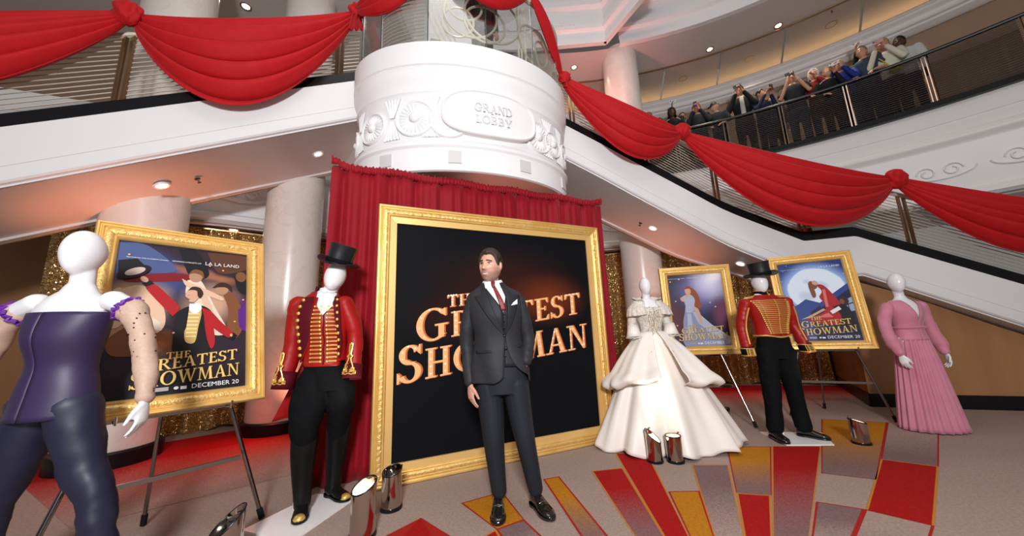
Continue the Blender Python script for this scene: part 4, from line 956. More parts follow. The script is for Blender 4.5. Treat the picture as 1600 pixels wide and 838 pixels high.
gr1 = mat_glow('crowd_print', (.030, .018, .030), [(-.25, 1.0, .5, .20, .5, (.05, .07, .20), .2, 1), (.10, .97, .34, .05, .2, (.32, .12, .06), .2, 1), (-.25, .72, .22, .26, .4, (.66, .42, .28), .1, 1), (.15, .74, .22, .24, .2, (.55, .33, .22), .1, 1), (-.1, .46, .30, .10, .3, (.30, .10, .03), .1, 1), (.33, .70, .10, .16, 0, (.10, .02, .16), .1, 1), (0, .12, .6, .22, 0, (.012, .010, .016), .4, 1)], .4, .12)
def art_singer(P):
    lb = flatmat('print_paleblue', (.42, .46, .60)); lb2 = flatmat('print_paleblue2', (.26, .29, .44)); rh = flatmat('print_auburn', (.30, .07, .03))
    P.poly([(-.15, .70), (-.05, .70), (-.02, .58), (.10, .42), (.36, .18), (.36, .10), (-.20, .10), (-.22, .40), (-.18, .58)], lb2, 50)
    P.poly([(-.08, .58), (-.02, .58), (.14, .40), (.36, .22), (.36, .14), (.10, .30), (-.02, .42)], lb)
    P.poly([(-.15, .56), (-.10, .56), (-.10, .30), (-.18, .25)], lb)
    P.ell((-.05, .80), (.075, .14), rh, .35); P.ell((-.02, .72), (.05, .10), rh, .5)
    P.poly([(-.19, .80), (-.09, .83), (-.03, .76), (-.05, .66), (-.08, .58), (-.16, .58), (-.16, .68)], lb, 30)
    P.poly([(-.16, .82), (-.10, .83), (-.13, .76)], PSKIN); P.ell((-.105, .875), (.040, .055), PSKIN); P.poly([(-.15, .90), (-.12, .94), (-.06, .93), (-.055, .86), (-.08, .91)], rh, 20)
    P.poly([(-.05, .66), (.0, .62), (.03, .50), (.03, .42), (-.005, .42), (-.01, .52), (-.06, .60)], PSKIN); P.ell((-.19, .76), (.022, .035), PSKIN, .5)
    for i, (x, z) in enumerate(((-.32, 1.02), (-.20, 1.05), (-.28, .74), (.22, .64), (.26, .80), (-.30, .40), (.16, .70))): P.ell((x, z), (.010, .010), flatmat('print_spark', (.85, .45, .20)))
    titles(P, 0, 0, (-.155, -.045, .358, .05, .042), (-.255, .285, .285, .06, .062), (-.30, .330, .190, .03, .080), (.02, .33, .138), (-.345, .32, 1.055))
gr2 = mat_glow('spotlight_print', (.028, .022, .060), [(.08, .90, .48, .42, -.4, (.22, .20, .46), .0, 1), (.18, .98, .30, .34, -.5, (.68, .66, .86), .0, 1), (.26, 1.08, .18, .14, -.5, (.92, .90, .97), 0, 1), (.28, .55, .15, .30, 0, (.16, .05, .10), .1, 1), (-.3, .45, .2, .4, 0, (.10, .03, .04), .2, 1), (0, .06, .5, .12, 0, (.03, .03, .10), .3, 1)], .4, .05)
def art_moon(P):
    roof = flatmat('print_roof', (.012, .018, .06)); rb = flatmat('print_roofblue', (.03, .06, .26)); wn = flatmat('print_window', (.30, .40, .60))
    P.poly([(-.37, .52), (-.20, .62), (-.12, .68), (.02, .62), (.02, .12), (-.37, .12)], rb)
    P.poly([(-.10, .50), (.37, .84), (.37, .12), (-.10, .12)], roof); P.poly([(.02, .62), (.37, .88), (.37, .80), (.02, .55)], rb)
    P.poly([(.24, .62), (.36, .68), (.36, .50), (.24, .46)], wn); P.poly([(.25, .57), (.36, .61), (.36, .595), (.25, .555)], roof); P.poly([(.295, .655), (.305, .655), (.305, .47), (.295, .47)], roof)
    # woman leaning back in red, man holding her
    P.poly([(.02, .88), (.10, .86), (.17, .74), (.22, .60), (.18, .50), (.08, .50), (.06, .62), (.03, .70), (.07, .78)], PRED, 40)
    P.poly([(-.16, .40), (.02, .48), (.10, .56), (.22, .52), (.24, .36), (.10, .32), (-.08, .36)], PRED, 40); P.poly([(.08, .80), (.11, .80), (.10, .56), (.07, .56)], flatmat('print_redlight', (.70, .16, .16))); P.poly([(-.05, .42), (.08, .48), (.12, .42)], flatmat('print_redlight', (.70, .16, .16)))
    P.ell((-.01, .87), (.045, .06), PBROWN, .3); P.poly([(-.06, .86), (-.01, .84), (.0, .72), (-.04, .70)], PBROWN, 16); P.ell((.02, .90), (.03, .035), PSKIN, .6)
    P.poly([(-.22, .40), (-.12, .42), (.06, .52), (.04, .54), (-.10, .46)], PSKIN)
    P.poly([(.14, .56), (.26, .58), (.32, .46), (.32, .30), (.18, .30), (.20, .44)], PDARK, 30); P.ell((.27, .63), (.045, .055), PHAIR, .2); P.ell((.245, .62), (.025, .035), PBROWN); P.poly([(.10, .50), (.20, .56), (.22, .52), (.12, .46)], PWHITE)
    for x, z in ((-.30, 1.10), (-.34, .95), (-.25, 1.18), (-.05, 1.14), (.30, 1.12), (.34, 1.0)): P.ell((x, z), (.004, .004), PWHITE)
    titles(P, 0, 0, (-.125, .0, .385, .06, .045), (-.235, .285, .290, .075, .068), (-.27, .325, .182, .07, .085), (.01, .325, .142), (-.33, .32, 1.11))
gr3 = mat_glow('moonlit_print', (.025, .045, .22), [(.02, .80, .36, .36, 0, (.30, .46, .85), .78, 1.25), (.02, .80, .32, .32, 0, (.72, .82, .95), .93, 1.0), (.08, .86, .10, .07, .4, (.52, .64, .80), .4, 1), (-.10, .72, .12, .09, .2, (.56, .67, .82), .4, 1), (-.06, .93, .06, .05, 0, (.56, .67, .82), .3, 1)], .4, .03)
POST = [('large gilt-framed poster at left with a red-coated showman raising a hat', [-2.164, 2.285, .84, .903, .30, .93, 1.30], art_crowd, gr1),
        ('gilt-framed purple poster of a singer in pale blue beside the ivory gown', [2.575, 4.795, .856, -.198, .02, .923, 1.221], art_singer, gr2),
        ('gilt-framed blue poster with a full moon behind the right showman mannequin', [4.087, 4.581, .876, -.473, .16, .927, 1.315], art_moon, gr3)]
EAS = [('chrome easel holding the large gilt poster at left', .535, .05), ('chrome easel holding the purple singer poster beside the gown', .37, -.30), ('chrome easel holding the blue moon poster at right', .51, .10)]
for (lab, p, art, g), (el, fu, fb) in zip(POST, EAS):
    poster(lab, p, art, g)
    x, y, z, yaw, tilt, w, h = p; u = V((cos(yaw), sin(yaw), 0)); b = V((-sin(yaw), cos(yaw), 0))
    e = thing('easel', el, 'easel', (x, y, 0)); up = V((0, 0, cos(tilt))) + b * sin(tilt)
    foot = lambda s: u * (s * fu) + b * fb
    apex = V((0, 0, z)) + up * (h * .80) + b * .06
    for s in (-1, 1):
        a, c = foot(s), apex + u * (s * .03); a = a + V((0, 0, .01))
        # keep the leg behind the frame where it passes the bottom edge
        k = z / max(c.z, .1); mid = a.lerp(c, k); want = b * .045
        mid = mid + b * max(0, want.dot(b) - mid.dot(b))
        m = MB(); m.tube([a, mid, c], .0135, 10); lg = m.build('leg', M['dsteel'], e)
        m = MB(); d = (mid - a).normalized(); m.tube([a, a + d * .07], .019, 10); m.build('rubber_foot', M['blackmat'], lg)
    ra = b * (fb + .62) + V((0, 0, .01)); m = MB(); m.tube([ra, apex + b * .03], .0125, 10); lg = m.build('leg', M['dsteel'], e)
    m = MB(); d = (apex - ra).normalized(); m.tube([ra, ra + d * .07], .018, 10); m.build('rubber_foot', M['blackmat'], lg)
    zc = .46; q = [foot(s).lerp(V((0, 0, z)) + b * .05 + u * (s * fu * .45), zc / z) for s in (-1, 1)]
    for s in (0, 1): q[s].z = zc
    m = MB(); m.bar(q[0], q[1], .014, .028); m.build('crossbar', M['dsteel'], e, smooth=False)
    for s in (-1, 1):
        base = u * (s * .26) + V((0, 0, z - .013)); m = MB(); m.tube([base + b * .06, base - b * .06, base - b * .065 + V((0, 0, .045))], .007, 8); m.build('peg', M['steel'], e)
    m = MB(); m.bar(u * -.30 + V((0, 0, z - .012)) + b * .055, u * .30 + V((0, 0, z - .012)) + b * .055, .014, .02); m.build('tray_bar', M['dsteel'], e, smooth=False)

# ================================================================ FLOOR UPLIGHTS
def uplight(label, x, y, r=.065, h=.26, rz=0.0, slant=.06, lit=None, power=14):
    t = thing('floor_uplight', label, 'floor lamp', (x, y, 0), rz, 'chrome floor uplights')
    m = MB(); n = 36; top = lambda a, rr: h + slant * cos(a) * rr / r
    m.grid(lambda u, v: ((r * cos(2*pi*u)), r * sin(2*pi*u), .02 + (top(2*pi*u, r) - .02) * v), n, 6, cu=True)
    m.grid(lambda u, v: ((r * (1 - .1*v) * cos(2*pi*u)), r * (1 - .1*v) * sin(2*pi*u), top(2*pi*u, r) + .002), n, 1, cu=True)
    m.grid(lambda u, v: ((r * .9 * cos(2*pi*u)), r * .9 * sin(2*pi*u), top(2*pi*u, r) - .05 * v), n, 2, cu=True)
    m.build('can', M['steel'], t)
    m = MB(); m.lathe([(r + .006, 0), (r + .008, .008), (r + .006, .022), (r - .01, .024)], 36); m.build('base_ring', M['black'], t)
    m = MB(); m.grid(lambda u, v: (r * (.97 + .06 * cos(2*pi*v)) * cos(2*pi*u), r * (.97 + .06*cos(2*pi*v)) * sin(2*pi*u), top(2*pi*u, r) + .006 * sin(2*pi*v)), n, 6, cu=True); m.build('top_rim', M['black'], t)
    m = MB(); m.grid(lambda u, v: (r * .88 * v * cos(2*pi*u), r * .88 * v * sin(2*pi*u), top(2*pi*u, r) - .045), n, 4, cu=True); m.build('lens', M['lamp'] if lit else M['dsteel'], t)
    m = MB(); m.tube([(r * .6, -r * .75, top(-.9, r)), (r * .62, -r * .8, top(-.9, r) + .02), (r * .4, -r * .9, top(-.9, r) + .02)], .004, 6); m.build('bracket', M['black'], t)
    if lit: spot('uplight_lamp', (x, y, h + .03), lit, power, (1.0, .93, .84), 50, .9, .05)
    return t
uplight('chrome floor uplight standing against the lower left corner of the big frame', -.968, 2.82, .072, .26, 1.2, .02)
uplight('chrome slanted floor uplight on the carpet beside the left white plinth board', -1.03, 2.47, .078, .30, .9, .035, (-1.46, 2.75, 1.3), 18)
uplight('chrome floor uplight with open lit lid, left of the pair in front of the gown', 1.285, 3.52, .068, .23, 2.6, .055, (1.55, 3.95, 1.45), 15)
uplight('chrome floor uplight, right of the pair in front of the gown', 1.470, 3.50, .072, .23, 1.4, .0, (1.60, 4.0, 1.2), 5)
uplight('chrome slanted floor uplight in front of the blue moon poster', 3.50, 3.78, .072, .22, 2.8, .02, (2.95, 3.98, 1.4), 14)
uplight('chrome floor uplight half hidden behind the right hem of the gown', 2.50, 4.42, .072, .22, .3, .03)
uplight('black-rimmed floor uplight at the bottom edge in front of the left poster easel', -1.72, 2.22, .085, .23, .8, .07)
# ================================================================ FIGURE TOOLS
def lerpx(tab, z):
    xs = [t[0] for t in tab]; ys = [t[1] for t in tab]
    if xs[0] > xs[-1]: xs.reverse(); ys.reverse()
    return catmull(xs, ys, z)
class Torso:
    """stack of elliptical rings (z, cx, cy, rx, ry); a = 0 is the front (-y)"""
    def __init__(s, rings): s.r = sorted(rings); s.z = [q[0] for q in s.r]
    def at(s, z): return [catmull(s.z, [q[i] for q in s.r], z) for i in (1, 2, 3, 4)]
    def P(s, a, z, off=0.0):
        cx, cy, rx, ry = s.at(z); return V((cx + (rx + off) * sin(a), cy - (ry + off) * cos(a), z))
    def ang(s, x, z, off=0.0):
        cx, cy, rx, ry = s.at(z); return asin(max(-.999, min(.999, (x - cx) / (rx + off))))
    def front(s, x, z, off=0.0):
        return s.P(s.ang(x, z, off), z, off)
    def loft(s, mb, z0=None, z1=None, off=0.0, n=28, k=18):
        z0 = s.z[0] if z0 is None else z0; z1 = s.z[-1] if z1 is None else z1
        vs = [s.P(2*pi*j/n, z0 + (z1-z0)*i/k, off) for i in range(k+1) for j in range(n)]
        fs = [(i*n+j, i*n+(j+1) % n, (i+1)*n+(j+1) % n, (i+1)*n+j) for i in range(k) for j in range(n)] + [tuple(range(n-1, -1, -1)), tuple(range(k*n, (k+1)*n))]
        mb.add(vs, fs); return mb
    def shell(s, name, m, parent, zb, zt, xL, xR, off=.012, nu=64, nv=44, th=.005, wav=0.0):
        """open-fronted garment: runs round the back from x = xR(z) to x = xL(z)"""
        mb = MB()
        def f(u, v):
            z = zb + (zt - zb) * v; a0 = s.ang(lerpx(xR, z), z, off); a1 = 2*pi + s.ang(lerpx(xL, z), z, off); a = a0 + (a1 - a0) * u
            return s.P(a, z, off + wav * sin(a * 6 + z * 9) * max(0, (zt - .3 - z)))
        mb.grid(f, nu, nv); return solid(mb.build(name, m, parent, ang=60), th)
    def patch(s, name, m, parent, L, R, off=.01, nu=8, nv=24, th=.003, z0=None, z1=None):
        """front panel between x = L(z) and x = R(z)"""
        mb = MB(); z0 = min(t[0] for t in L) if z0 is None else z0; z1 = max(t[0] for t in L) if z1 is None else z1
        mb.grid(lambda u, v: s.front(lerpx(L, z0+(z1-z0)*v) * (1-u) + lerpx(R, z0+(z1-z0)*v) * u, z0+(z1-z0)*v, off), nu, nv)
        return solid(mb.build(name, m, parent, ang=60), th)
def xf(mb, mtx, dst):
    o = len(dst.v); dst.v += [tuple(mtx @ V(p)) for p in mb.v]; dst.f += [tuple(i + o for i in f) for f in mb.f]; dst.m += mb.m; return dst
def pose(loc, yaw=0.0, pitch=0.0, roll=0.0, k=1.0):
    """yaw turns the face toward +x, pitch nods down, roll tips the crown toward +x"""
    return Matrix.Translation(V(loc)) @ Matrix.Rotation(yaw, 4, 'Z') @ Matrix.Rotation(roll, 4, 'Y') @ Matrix.Rotation(pitch, 4, 'X') @ Matrix.Scale(k, 4)
def gs(x, s): return exp(-(x / s) ** 2)
JAW = .26
def head_pt(d, face=True):
    dx, dy, dz = d; x, y, z = .074 * dx, .095 * dy, .122 * dz
    if dz < 0:
        t = -dz; x *= 1 - JAW * t ** 1.8; y *= 1 - .10 * t * t
        if dy > 0: y *= 1 - .30 * t
    elif dy > 0: y *= 1.05
    fr_ = max(0.0, -dy)
    if dz < -.3: y -= .014 * gs(dz + .85, .35) * (fr_ + .25)
    if face and dy < 0.1:
        w = min(1, fr_ * 2.2); ax = abs(x); D = 0
        nb = .0 if z > .034 else (min(1, (.034 - z) / .056) if z > -.024 else max(0, 1 - (-.024 - z) / .010))
        D += .027 * gs(x, .0125) * nb + .011 * gs(ax - .011, .008) * gs(z + .025, .009)
        D -= .013 * gs(ax - .031, .016) * gs(z - .017, .013)
        D += .008 * gs(ax - .028, .026) * gs(z - .037, .008) + .005 * gs(ax - .046, .018) * gs(z + .010, .02)
        D += .007 * gs(x, .028) * gs(z + .060, .018) - .004 * gs(x, .026) * gs(z + .058 - .5 * x * x / .05, .0032)
        D += .007 * gs(x, .022) * gs(z + .102, .015) - .003 * gs(z + .080, .007) * gs(x, .02)
        D -= .0025 * gs(ax - .022 - (-.030 - z) * .45, .005) * ss(-.026, -.034, z) * ss(-.075, -.055, z)
        y -= D * w
    return V((x, y, z))
def face_pt(x, z, off=0.0):
    dz = z / .122; xs = .074 * (1 - (JAW * (-dz) ** 1.8 if dz < 0 else 0)); dx = x / xs
    p = head_pt((dx, -sqrt(max(0.0, 1 - dx*dx - dz*dz)), dz)); p.y -= off; return p
def head_mb(face=True, nu=72, nv=52, ears=True):
    m = MB()
    def f(u, v):
        a = 2*pi*u; b = pi * (v - .5); b = max(-pi/2 + .02, min(pi/2 - .02, b)); return head_pt((cos(b) * sin(a), -cos(b) * cos(a), sin(b)), face)
    m.grid(f, nu, nv, cu=True); w = nu; m.f.append(tuple(range(w-1, -1, -1))); m.m.append(0); m.f.append(tuple(range(nv*w, (nv+1)*w))); m.m.append(0)
    if ears:
        for s in (-1, 1): m.sphere((s * .075, .010, .002), (.010, .019, .031), 12, 8, rot=Matrix.Rotation(s * .35, 3, 'Z'))
    return m
def ss(a, b, x): t = max(0, min(1, (x - a) / (b - a))); return t * t * (3 - 2 * t)
HL_SHORT = [(0, .080), (.5, .082), (.85, .062), (1.1, .012), (1.35, -.005), (1.5, .034), (1.75, .02), (2.0, -.04), (2.6, -.065), (3.15, -.07)]
def hair_mb(hl=HL_SHORT, thick=.016, top=.012, side=0.0, nu=110, nv=70, strand=.0025, sweep=0.0):
    m = MB()
    def f(u, v):
        a = 2*pi*u; b = max(-1.55, min(1.55, pi * (v - .5))); d = (cos(b) * sin(a), -cos(b) * cos(a), sin(b)); p = head_pt(d, False)
        aa = atan2(abs(d[0]), -d[1]); k = ss(0, .012, p.z - lerpx(hl, aa) * 1.0)
        o = (thick + top * max(0, d[2]) + side * abs(d[0]) + strand * sin(38 * (aa + .4 * d[2]) + 9 * d[2]) + .5 * strand * sin(90 * aa + 20 * d[2]) + sweep * max(0, -d[1]) * max(0, d[2])) * k - .008 * (1 - k)
        return p + V(d) * o
    m.grid(f, nu, nv, cu=True); m.f.append(tuple(range(nu-1, -1, -1))); m.m.append(0); m.f.append(tuple(range(nv*nu, (nv+1)*nu))); m.m.append(0)
    return m
def hand_mb(m, wrist, D, N, T, k=1.0, curl=.28, spread=1.0, thumb_in=.25):
    """D along the fingers, N out of the palm, T toward the thumb"""
    W, D, N, T = V(wrist), V(D).normalized(), V(N), V(T); N = (N - D * N.dot(D)).normalized(); T = (T - D * T.dot(D) - N * T.dot(N)).normalized()
    m.limb([W - D * .03 * k, W + D * .01 * k, W + D * .05 * k, W + D * .088 * k], [(.026*k, .019*k), (.029*k, .017*k), (.039*k, .016*k), (.037*k, .013*k)], 12, 4, ref=T)
    for i, (L, r) in enumerate(((.070, .0088), (.079, .0090), (.073, .0086), (.057, .0078))):
        p = W + D * (.090 - .004 * abs(i - 1.2)) * k + T * (.0285 - .0190 * i) * k; ang = .10 + .04 * i; pts = [p - D * .012 * k, p]; sd = T * (.10 - .07 * i) * spread
        for seg in (.45, .30, .25):
            ang += curl * (1.0 + .15 * i) ; p = p + (D * cos(ang) + N * sin(ang) + sd).normalized() * L * seg * k; pts.append(p)
        m.limb(pts, [r*k, r*k, r*.95*k, r*.88*k, r*.75*k], 8, 3)
    p = W + D * .022 * k + T * .026 * k; d = (D * .75 + T * .62 + N * thumb_in).normalized(); d2 = (D * .95 + T * .18 + N * (thumb_in + .15)).normalized()
    m.limb([p - d * .012 * k, p + d * .030 * k, p + d * .030 * k + d2 * .030 * k, p + d * .030 * k + d2 * .056 * k], [.0135*k, .0118*k, .0102*k, .0085*k], 8, 3)
    return m
def shoe_mb(m, heel, d, L=.29, k=1.0, mi=0, tall=1.0, solemi=0):
    """shoe with heel at `heel` on the ground pointing along d"""
    H0 = V(heel); d = V((d[0], d[1], 0)).normalized(); s = V((-d.y, d.x, 0)); n = 16
    T = [0, .04, .12, .25, .38, .50, .62, .74, .86, .95, 1.0]
    Wd = [.012, .028, .036, .036, .037, .042, .048, .049, .043, .028, .008]; Ht = [.05, .085, .098, .102, .095, .078, .062, .054, .048, .038, .022]
    vs = []
    for t, w, h in zip(T, Wd, Ht):
        h = .018 + (h - .018) * tall
        for j in range(n):
            a = 2*pi*j/n; zz = sin(a); vs.append(H0 + d * (L * t) + s * (sp(cos(a), .7) * w * k) + V((0, 0, .016 + (h - .016) * (.5 + .5 * sp(zz, .8)))))
    fs = [(i*n+j, i*n+(j+1) % n, (i+1)*n+(j+1) % n, (i+1)*n+j) for i in range(len(T)-1) for j in range(n)] + [tuple(range(n-1, -1, -1)), tuple(range((len(T)-1)*n, len(T)*n))]
    m.add(vs, fs, mi)
    out = [(t, w * 1.06 + .002) for t, w in zip(T, Wd)]
    ol = [H0 + d * (L * t * 1.01 - .002) + s * (w * k) for t, w in out] + [H0 + d * (L * t * 1.01 - .002) - s * (w * k) for t, w in reversed(out)]
    m.prism([p + V((0, 0, .006)) for p in ol], (0, 0, .014), solemi)
    hb = [p for p, (t, w) in zip(ol, out) if t <= .26]; hb2 = [p for p, (t, w) in zip(ol[::-1], out) if t <= .26]
    m.prism([p + V((0, 0, .0)) for p in hb + hb2[::-1]], (0, 0, .02), solemi); return m
def legs_mb(pelvis, chains, m=None):
    m = m or MB(); pelvis.loft(m)
    for pts, rs in chains: m.limb(pts, rs, 18, 6, ref=(1, 0, 0))
    return m
def vcolor(o, fn):
    me = o.data; a = me.attributes.new('v', 'FLOAT', 'POINT'); a.data.foreach_set('value', [fn(v.co) for v in me.vertices])
def mat_face(name, skin, stub):
    m = mat(name, skin, .42, spec=.45); nt = m.node_tree; b = nt.nodes['Principled BSDF']; at = nt.nodes.new('ShaderNodeAttribute'); at.attribute_name = 'v'
    mx = nt.nodes.new('ShaderNodeMix'); mx.data_type = 'RGBA'; mx.inputs[6].default_value = (*skin, 1); mx.inputs[7].default_value = (*stub, 1)
    nt.links.new(at.outputs['Fac'], mx.inputs[0]); nt.links.new(mx.outputs[2], b.inputs['Base Color'])
    b.inputs['Subsurface Weight'].default_value = .08; b.inputs['Subsurface Radius'].default_value = (.02, .008, .005); return m

# ================================================================ THE MAN IN THE SUIT
man = thing('person', 'man in charcoal three-piece suit and dark red tie standing with one hand in pocket', 'person', (-.105, 2.71, 0)); man.scale = (1.012,) * 3
JAW = .13
TO = Torso([(.88, -.012, 0, .212, .135), (1.00, -.015, 0, .203, .134), (1.20, -.026, 0, .163, .116), (1.36, -.032, -.008, .190, .130), (1.45, -.036, -.004, .202, .122), (1.51, -.040, .002, .206, .112), (1.545, -.044, .008, .188, .098), (1.58, -.052, .016, .135, .084), (1.61, -.057, .02, .092, .074), (1.64, -.060, .022, .074, .068)])
HP = pose((-.066, -.010, 1.758), radians(-24), radians(2), radians(3), 1.0) @ Matrix.Diagonal((1.14, 1.06, 1.06, 1.0))
b = MB(); Torso([(z, cx, cy, rx * .86, ry * .82) for z, cx, cy, rx, ry in TO.r]).loft(b)
xf(head_mb(True, 84, 64), HP, b); b.limb([(-.058, .03, 1.52), (-.060, .022, 1.62), (-.064, .016, 1.72)], [.060, .056, .056], 20, 4)
SL_L = [(-.214, .005, 1.482), (-.258, .02, 1.33), (-.268, .03, 1.17), (-.252, .005, 1.02), (-.240, -.03, .895)]
SL_R = [(.140, .005, 1.484), (.182, .03, 1.33), (.205, .055, 1.185), (.195, .005, 1.09), (.178, -.045, 1.03)]
b.limb([(x, y, z) for x, y, z in SL_L] , [.052, .048, .040, .034, .027], 12, 4)
hand_mb(b, (-.237, -.042, .872), (.06, -.10, -1), (.75, .55, 0), (.55, -.8, 0), 1.05, .20)
b.limb(SL_R + [(.155, -.05, .98)], [.052, .048, .040, .034, .03, .028], 12, 4); hand_mb(b, (.140, -.045, .955), (-.25, .05, -1), (-.6, .8, 0), (-.6, -.8, 0), .85, .25)
for pts in ([(-.10, 0, .92), (-.08, 0, .5), (-.05, .06, .10)], [(.09, 0, .92), (.145, .01, .5), (.21, .07, .10)]): b.limb(pts, [.085, .055, .04], 12, 4)
M['face'] = mat_face('face_skin', (.62, .33, .245), (.36, .20, .16))
body = remesh(b, 'body', M['face'], .0045, man, 3, .45)
HI = HP.inverted()
def stub(co):
    p = HI @ co
    if p.z > .02 or abs(p.x) > .09 or p.z < -.135 or co.z < 1.6: return 0.0
    j = ss(-.030, -.055, p.z) * (1 - .9 * ss(.004, -.004, abs(p.x) - .022) * ss(.012, .006, abs(p.z + .060))) + .9 * ss(.030, .014, abs(p.x)) * ss(.010, .004, abs(p.z + .042))
    return min(1, .95 * j + .5 * ss(.05, .06, abs(p.x)) * ss(.0, -.02, p.z)) * ss(.06, .0, p.y)
vcolor(body, stub)
hm = MB(); xf(hair_mb([(0, .078), (.5, .082), (.85, .066), (1.1, .018), (1.3, -.002), (1.45, .040), (1.75, .03), (2.0, -.03), (2.6, -.05), (3.15, -.055)], .008, .014, .0, sweep=.010, strand=.0018), HP, hm); hm.build('hair', M['hair'], man, ang=180)
for s, lookx in ((-1, -.0042), (1, -.0042)):
    e = MB(); c = face_pt(s * .031, .016) + V((0, .0075, 0)); e.sphere(c, (.0130, .0112, .0078), 18, 12); e.sphere(c + V((lookx, -.0088, .0008)), (.0055, .0035, .0055), 12, 8, 1)
    q = MB(); xf(e, HP, q); q.build('eye', [M['eye'], M['iris']], man)
    e = MB(); e.grid(lambda u, v: face_pt(s * (.012 + .036 * u), .034 + .007 * sin(pi * min(1, .25 + .6 * u)) - .004 * u + (v - .5) * .0088 * (1 - .5 * u), .0026), 10, 3)
    q = MB(); xf(e, HP, q); solid(q.build('eyebrow', M['hair'], man), .002)
    e = MB(); e.grid(lambda u, v: face_pt(s * (.018 + .026 * u), .0215 + .004 * sin(pi * u) + (v - .5) * .003, .0022), 8, 2)
    q = MB(); xf(e, HP, q); solid(q.build('eyelid', M['hair'], man), .0015)
def mouth(name, z0, z1, w, m, off):
    e = MB(); e.grid(lambda u, v: face_pt((u - .5) * 2 * w, -.0585 + .010 * (2*u - 1) ** 2 + (z0 + (z1 - z0) * v) * (1 - (2*u - 1) ** 2 * .85), off), 16, 3); q = MB(); xf(e, HP, q); solid(q.build(name, m, man), .0015)
mouth('upper_lip', .0028, .0062, .028, M['lip'], .0012); mouth('lower_lip', -.0090, -.0055, .025, M['lip'], .0018); mouth('teeth', -.0055, .0028, .0245, M['tooth'], .0006)
# shirt, tie, waistcoat
TO.patch('shirt', M['shirt'], man, [(1.36, -.10), (1.62, -.13)], [(1.36, .10), (1.62, .03)], .000, 10, 14)
cb = MB(); cb.grid(lambda u, v: V((-.060 + (.068 - .004*v) * sin(2*pi*u), .020 - (.066 - .004*v) * cos(2*pi*u), 1.60 + .050 * v - .016 * cos(2*pi*u))), 36, 4, cu=True); solid(cb.build('shirt_collar', M['shirt'], man, ang=180), .004)
for s in (-1, 1):
    c = MB()
    def wing(u, v, s=s):
        a_ = s * (.10 + 1.35 * u); r_ = .070 + .020 * v * (1 - .5 * u); zt = 1.634 + .022 * u
        return V((-.056 + r_ * sin(a_) * 1.02, .020 - r_ * cos(a_) * 1.02, zt - (.058 * (1 - u) ** .7 + .020) * v))
    c.grid(wing, 14, 6); solid(c.build('collar_wing', M['shirt'], man, ang=180), .003)
TO.patch('tie', M['tie'], man, [(1.405, .014), (1.43, .006), (1.50, -.018), (1.60, -.055)], [(1.405, .044), (1.43, .044), (1.50, .017), (1.60, -.034)], .012, 4, 14, .006)
k = MB(); k.limb([(-.048, -.060, 1.628), (-.047, -.072, 1.612), (-.045, -.078, 1.590)], [(.016, .011), (.014, .011), (.010, .009)], 12, 4, ref=(1, 0, 0)); k.build('tie_knot', M['tie'], man)
for nm, L, R in (('waistcoat_front', [(1.0, -.15), (1.58, -.15)], [(1.0, .026), (1.40, .026), (1.41, .024), (1.605, -.118)]), ('waistcoat_front', [(1.0, .028), (1.40, .028), (1.41, .030), (1.53, .048), (1.585, .050)], [(1.0, .13), (1.40, .14), (1.585, .07)])):
    TO.patch(nm, M['suitdk'], man, L, R, .007, 8, 22, .003)
for z in (1.375, 1.325, 1.275, 1.075, 1.12):
    q = MB(); q.sphere(TO.front(.030, z, .013), (.0075, .004, .0075), 10, 6); q.build('button', M['black'], man)
# jacket
xL = [(1.65, -.128), (1.46, -.068), (1.217, .030), (1.10, .026), (.95, .018), (.915, .002), (.885, -.05)]
xR = [(1.65, .006), (1.46, .056), (1.30, .052), (1.217, .034), (1.10, .052), (1.02, .090), (.96, .145), (.93, .185), (.885, .196)]
TO.shell('jacket', M['suit'], man, .885, 1.628, xL, xR, .013, 72, 60, .006, .02)
TO.patch('lapel', M['suitdk'], man, [(1.225, .022), (1.30, -.045), (1.40, -.118), (1.50, -.178), (1.517, -.186), (1.525, -.140), (1.57, -.142), (1.622, -.138)], [(1.225, .032), (1.46, -.066), (1.622, -.122)], .020, 8, 34, .004)
TO.patch('lapel', M['suitdk'], man, [(1.225, .034), (1.30, .053), (1.46, .058), (1.622, .002)], [(1.225, .040), (1.30, .086), (1.40, .122), (1.50, .146), (1.517, .148), (1.525, .102), (1.57, .066), (1.622, .020)], .020, 8, 34, .004)
for z, x in ((1.217, .030), (1.128, .036)):
    q = MB(); q.sphere(TO.front(x, z, .020), (.010, .005, .010), 12, 6); q.build('button', M['black'], man)
TO.patch('pocket_flap', M['suitdk'], man, [(1.098, -.185), (1.118, -.185)], [(1.098, -.070), (1.118, -.070)], .020, 8, 2, .004)
TO.patch('pocket_flap', M['suitdk'], man, [(1.13, .120), (1.147, .120)], [(1.13, .150), (1.147, .150)], .020, 6, 2, .004)
ps = MB(); ps.grid(lambda u, v: TO.front(.085 + .05 * u + .01 * v * (1 - u), 1.437 + (.012 + .034 * u * (1.2 - .4 * u)) * v + .010 * u, .030 + .006 * sin(9 * u + 5 * v)), 12, 6); solid(ps.build('pocket_square', M['shirt'], man, ang=180), .003)
def sleeve(name, m, parent, pts, rs, cap=True, n=18):
    t = MB(); t.limb(pts, rs, n, 14, ref=(0, 1, 0)); return wrinkle(t.build(name, m, parent, ang=180), .010, (11, 11, 9))
sleeve('sleeve', M['suit'], man, SL_L, [(.076, .058), (.068, .057), (.058, .050), (.051, .046), (.046, .044)])
sleeve('sleeve', M['suit'], man, SL_R, [(.076, .058), (.068, .057), (.060, .052), (.056, .050), (.052, .048)])
PE = Torso([(.80, -.005, .005, .175, .125), (.92, -.005, .003, .190, .128), (1.02, -.012, 0, .176, .118), (1.12, -.02, 0, .155, .108)])
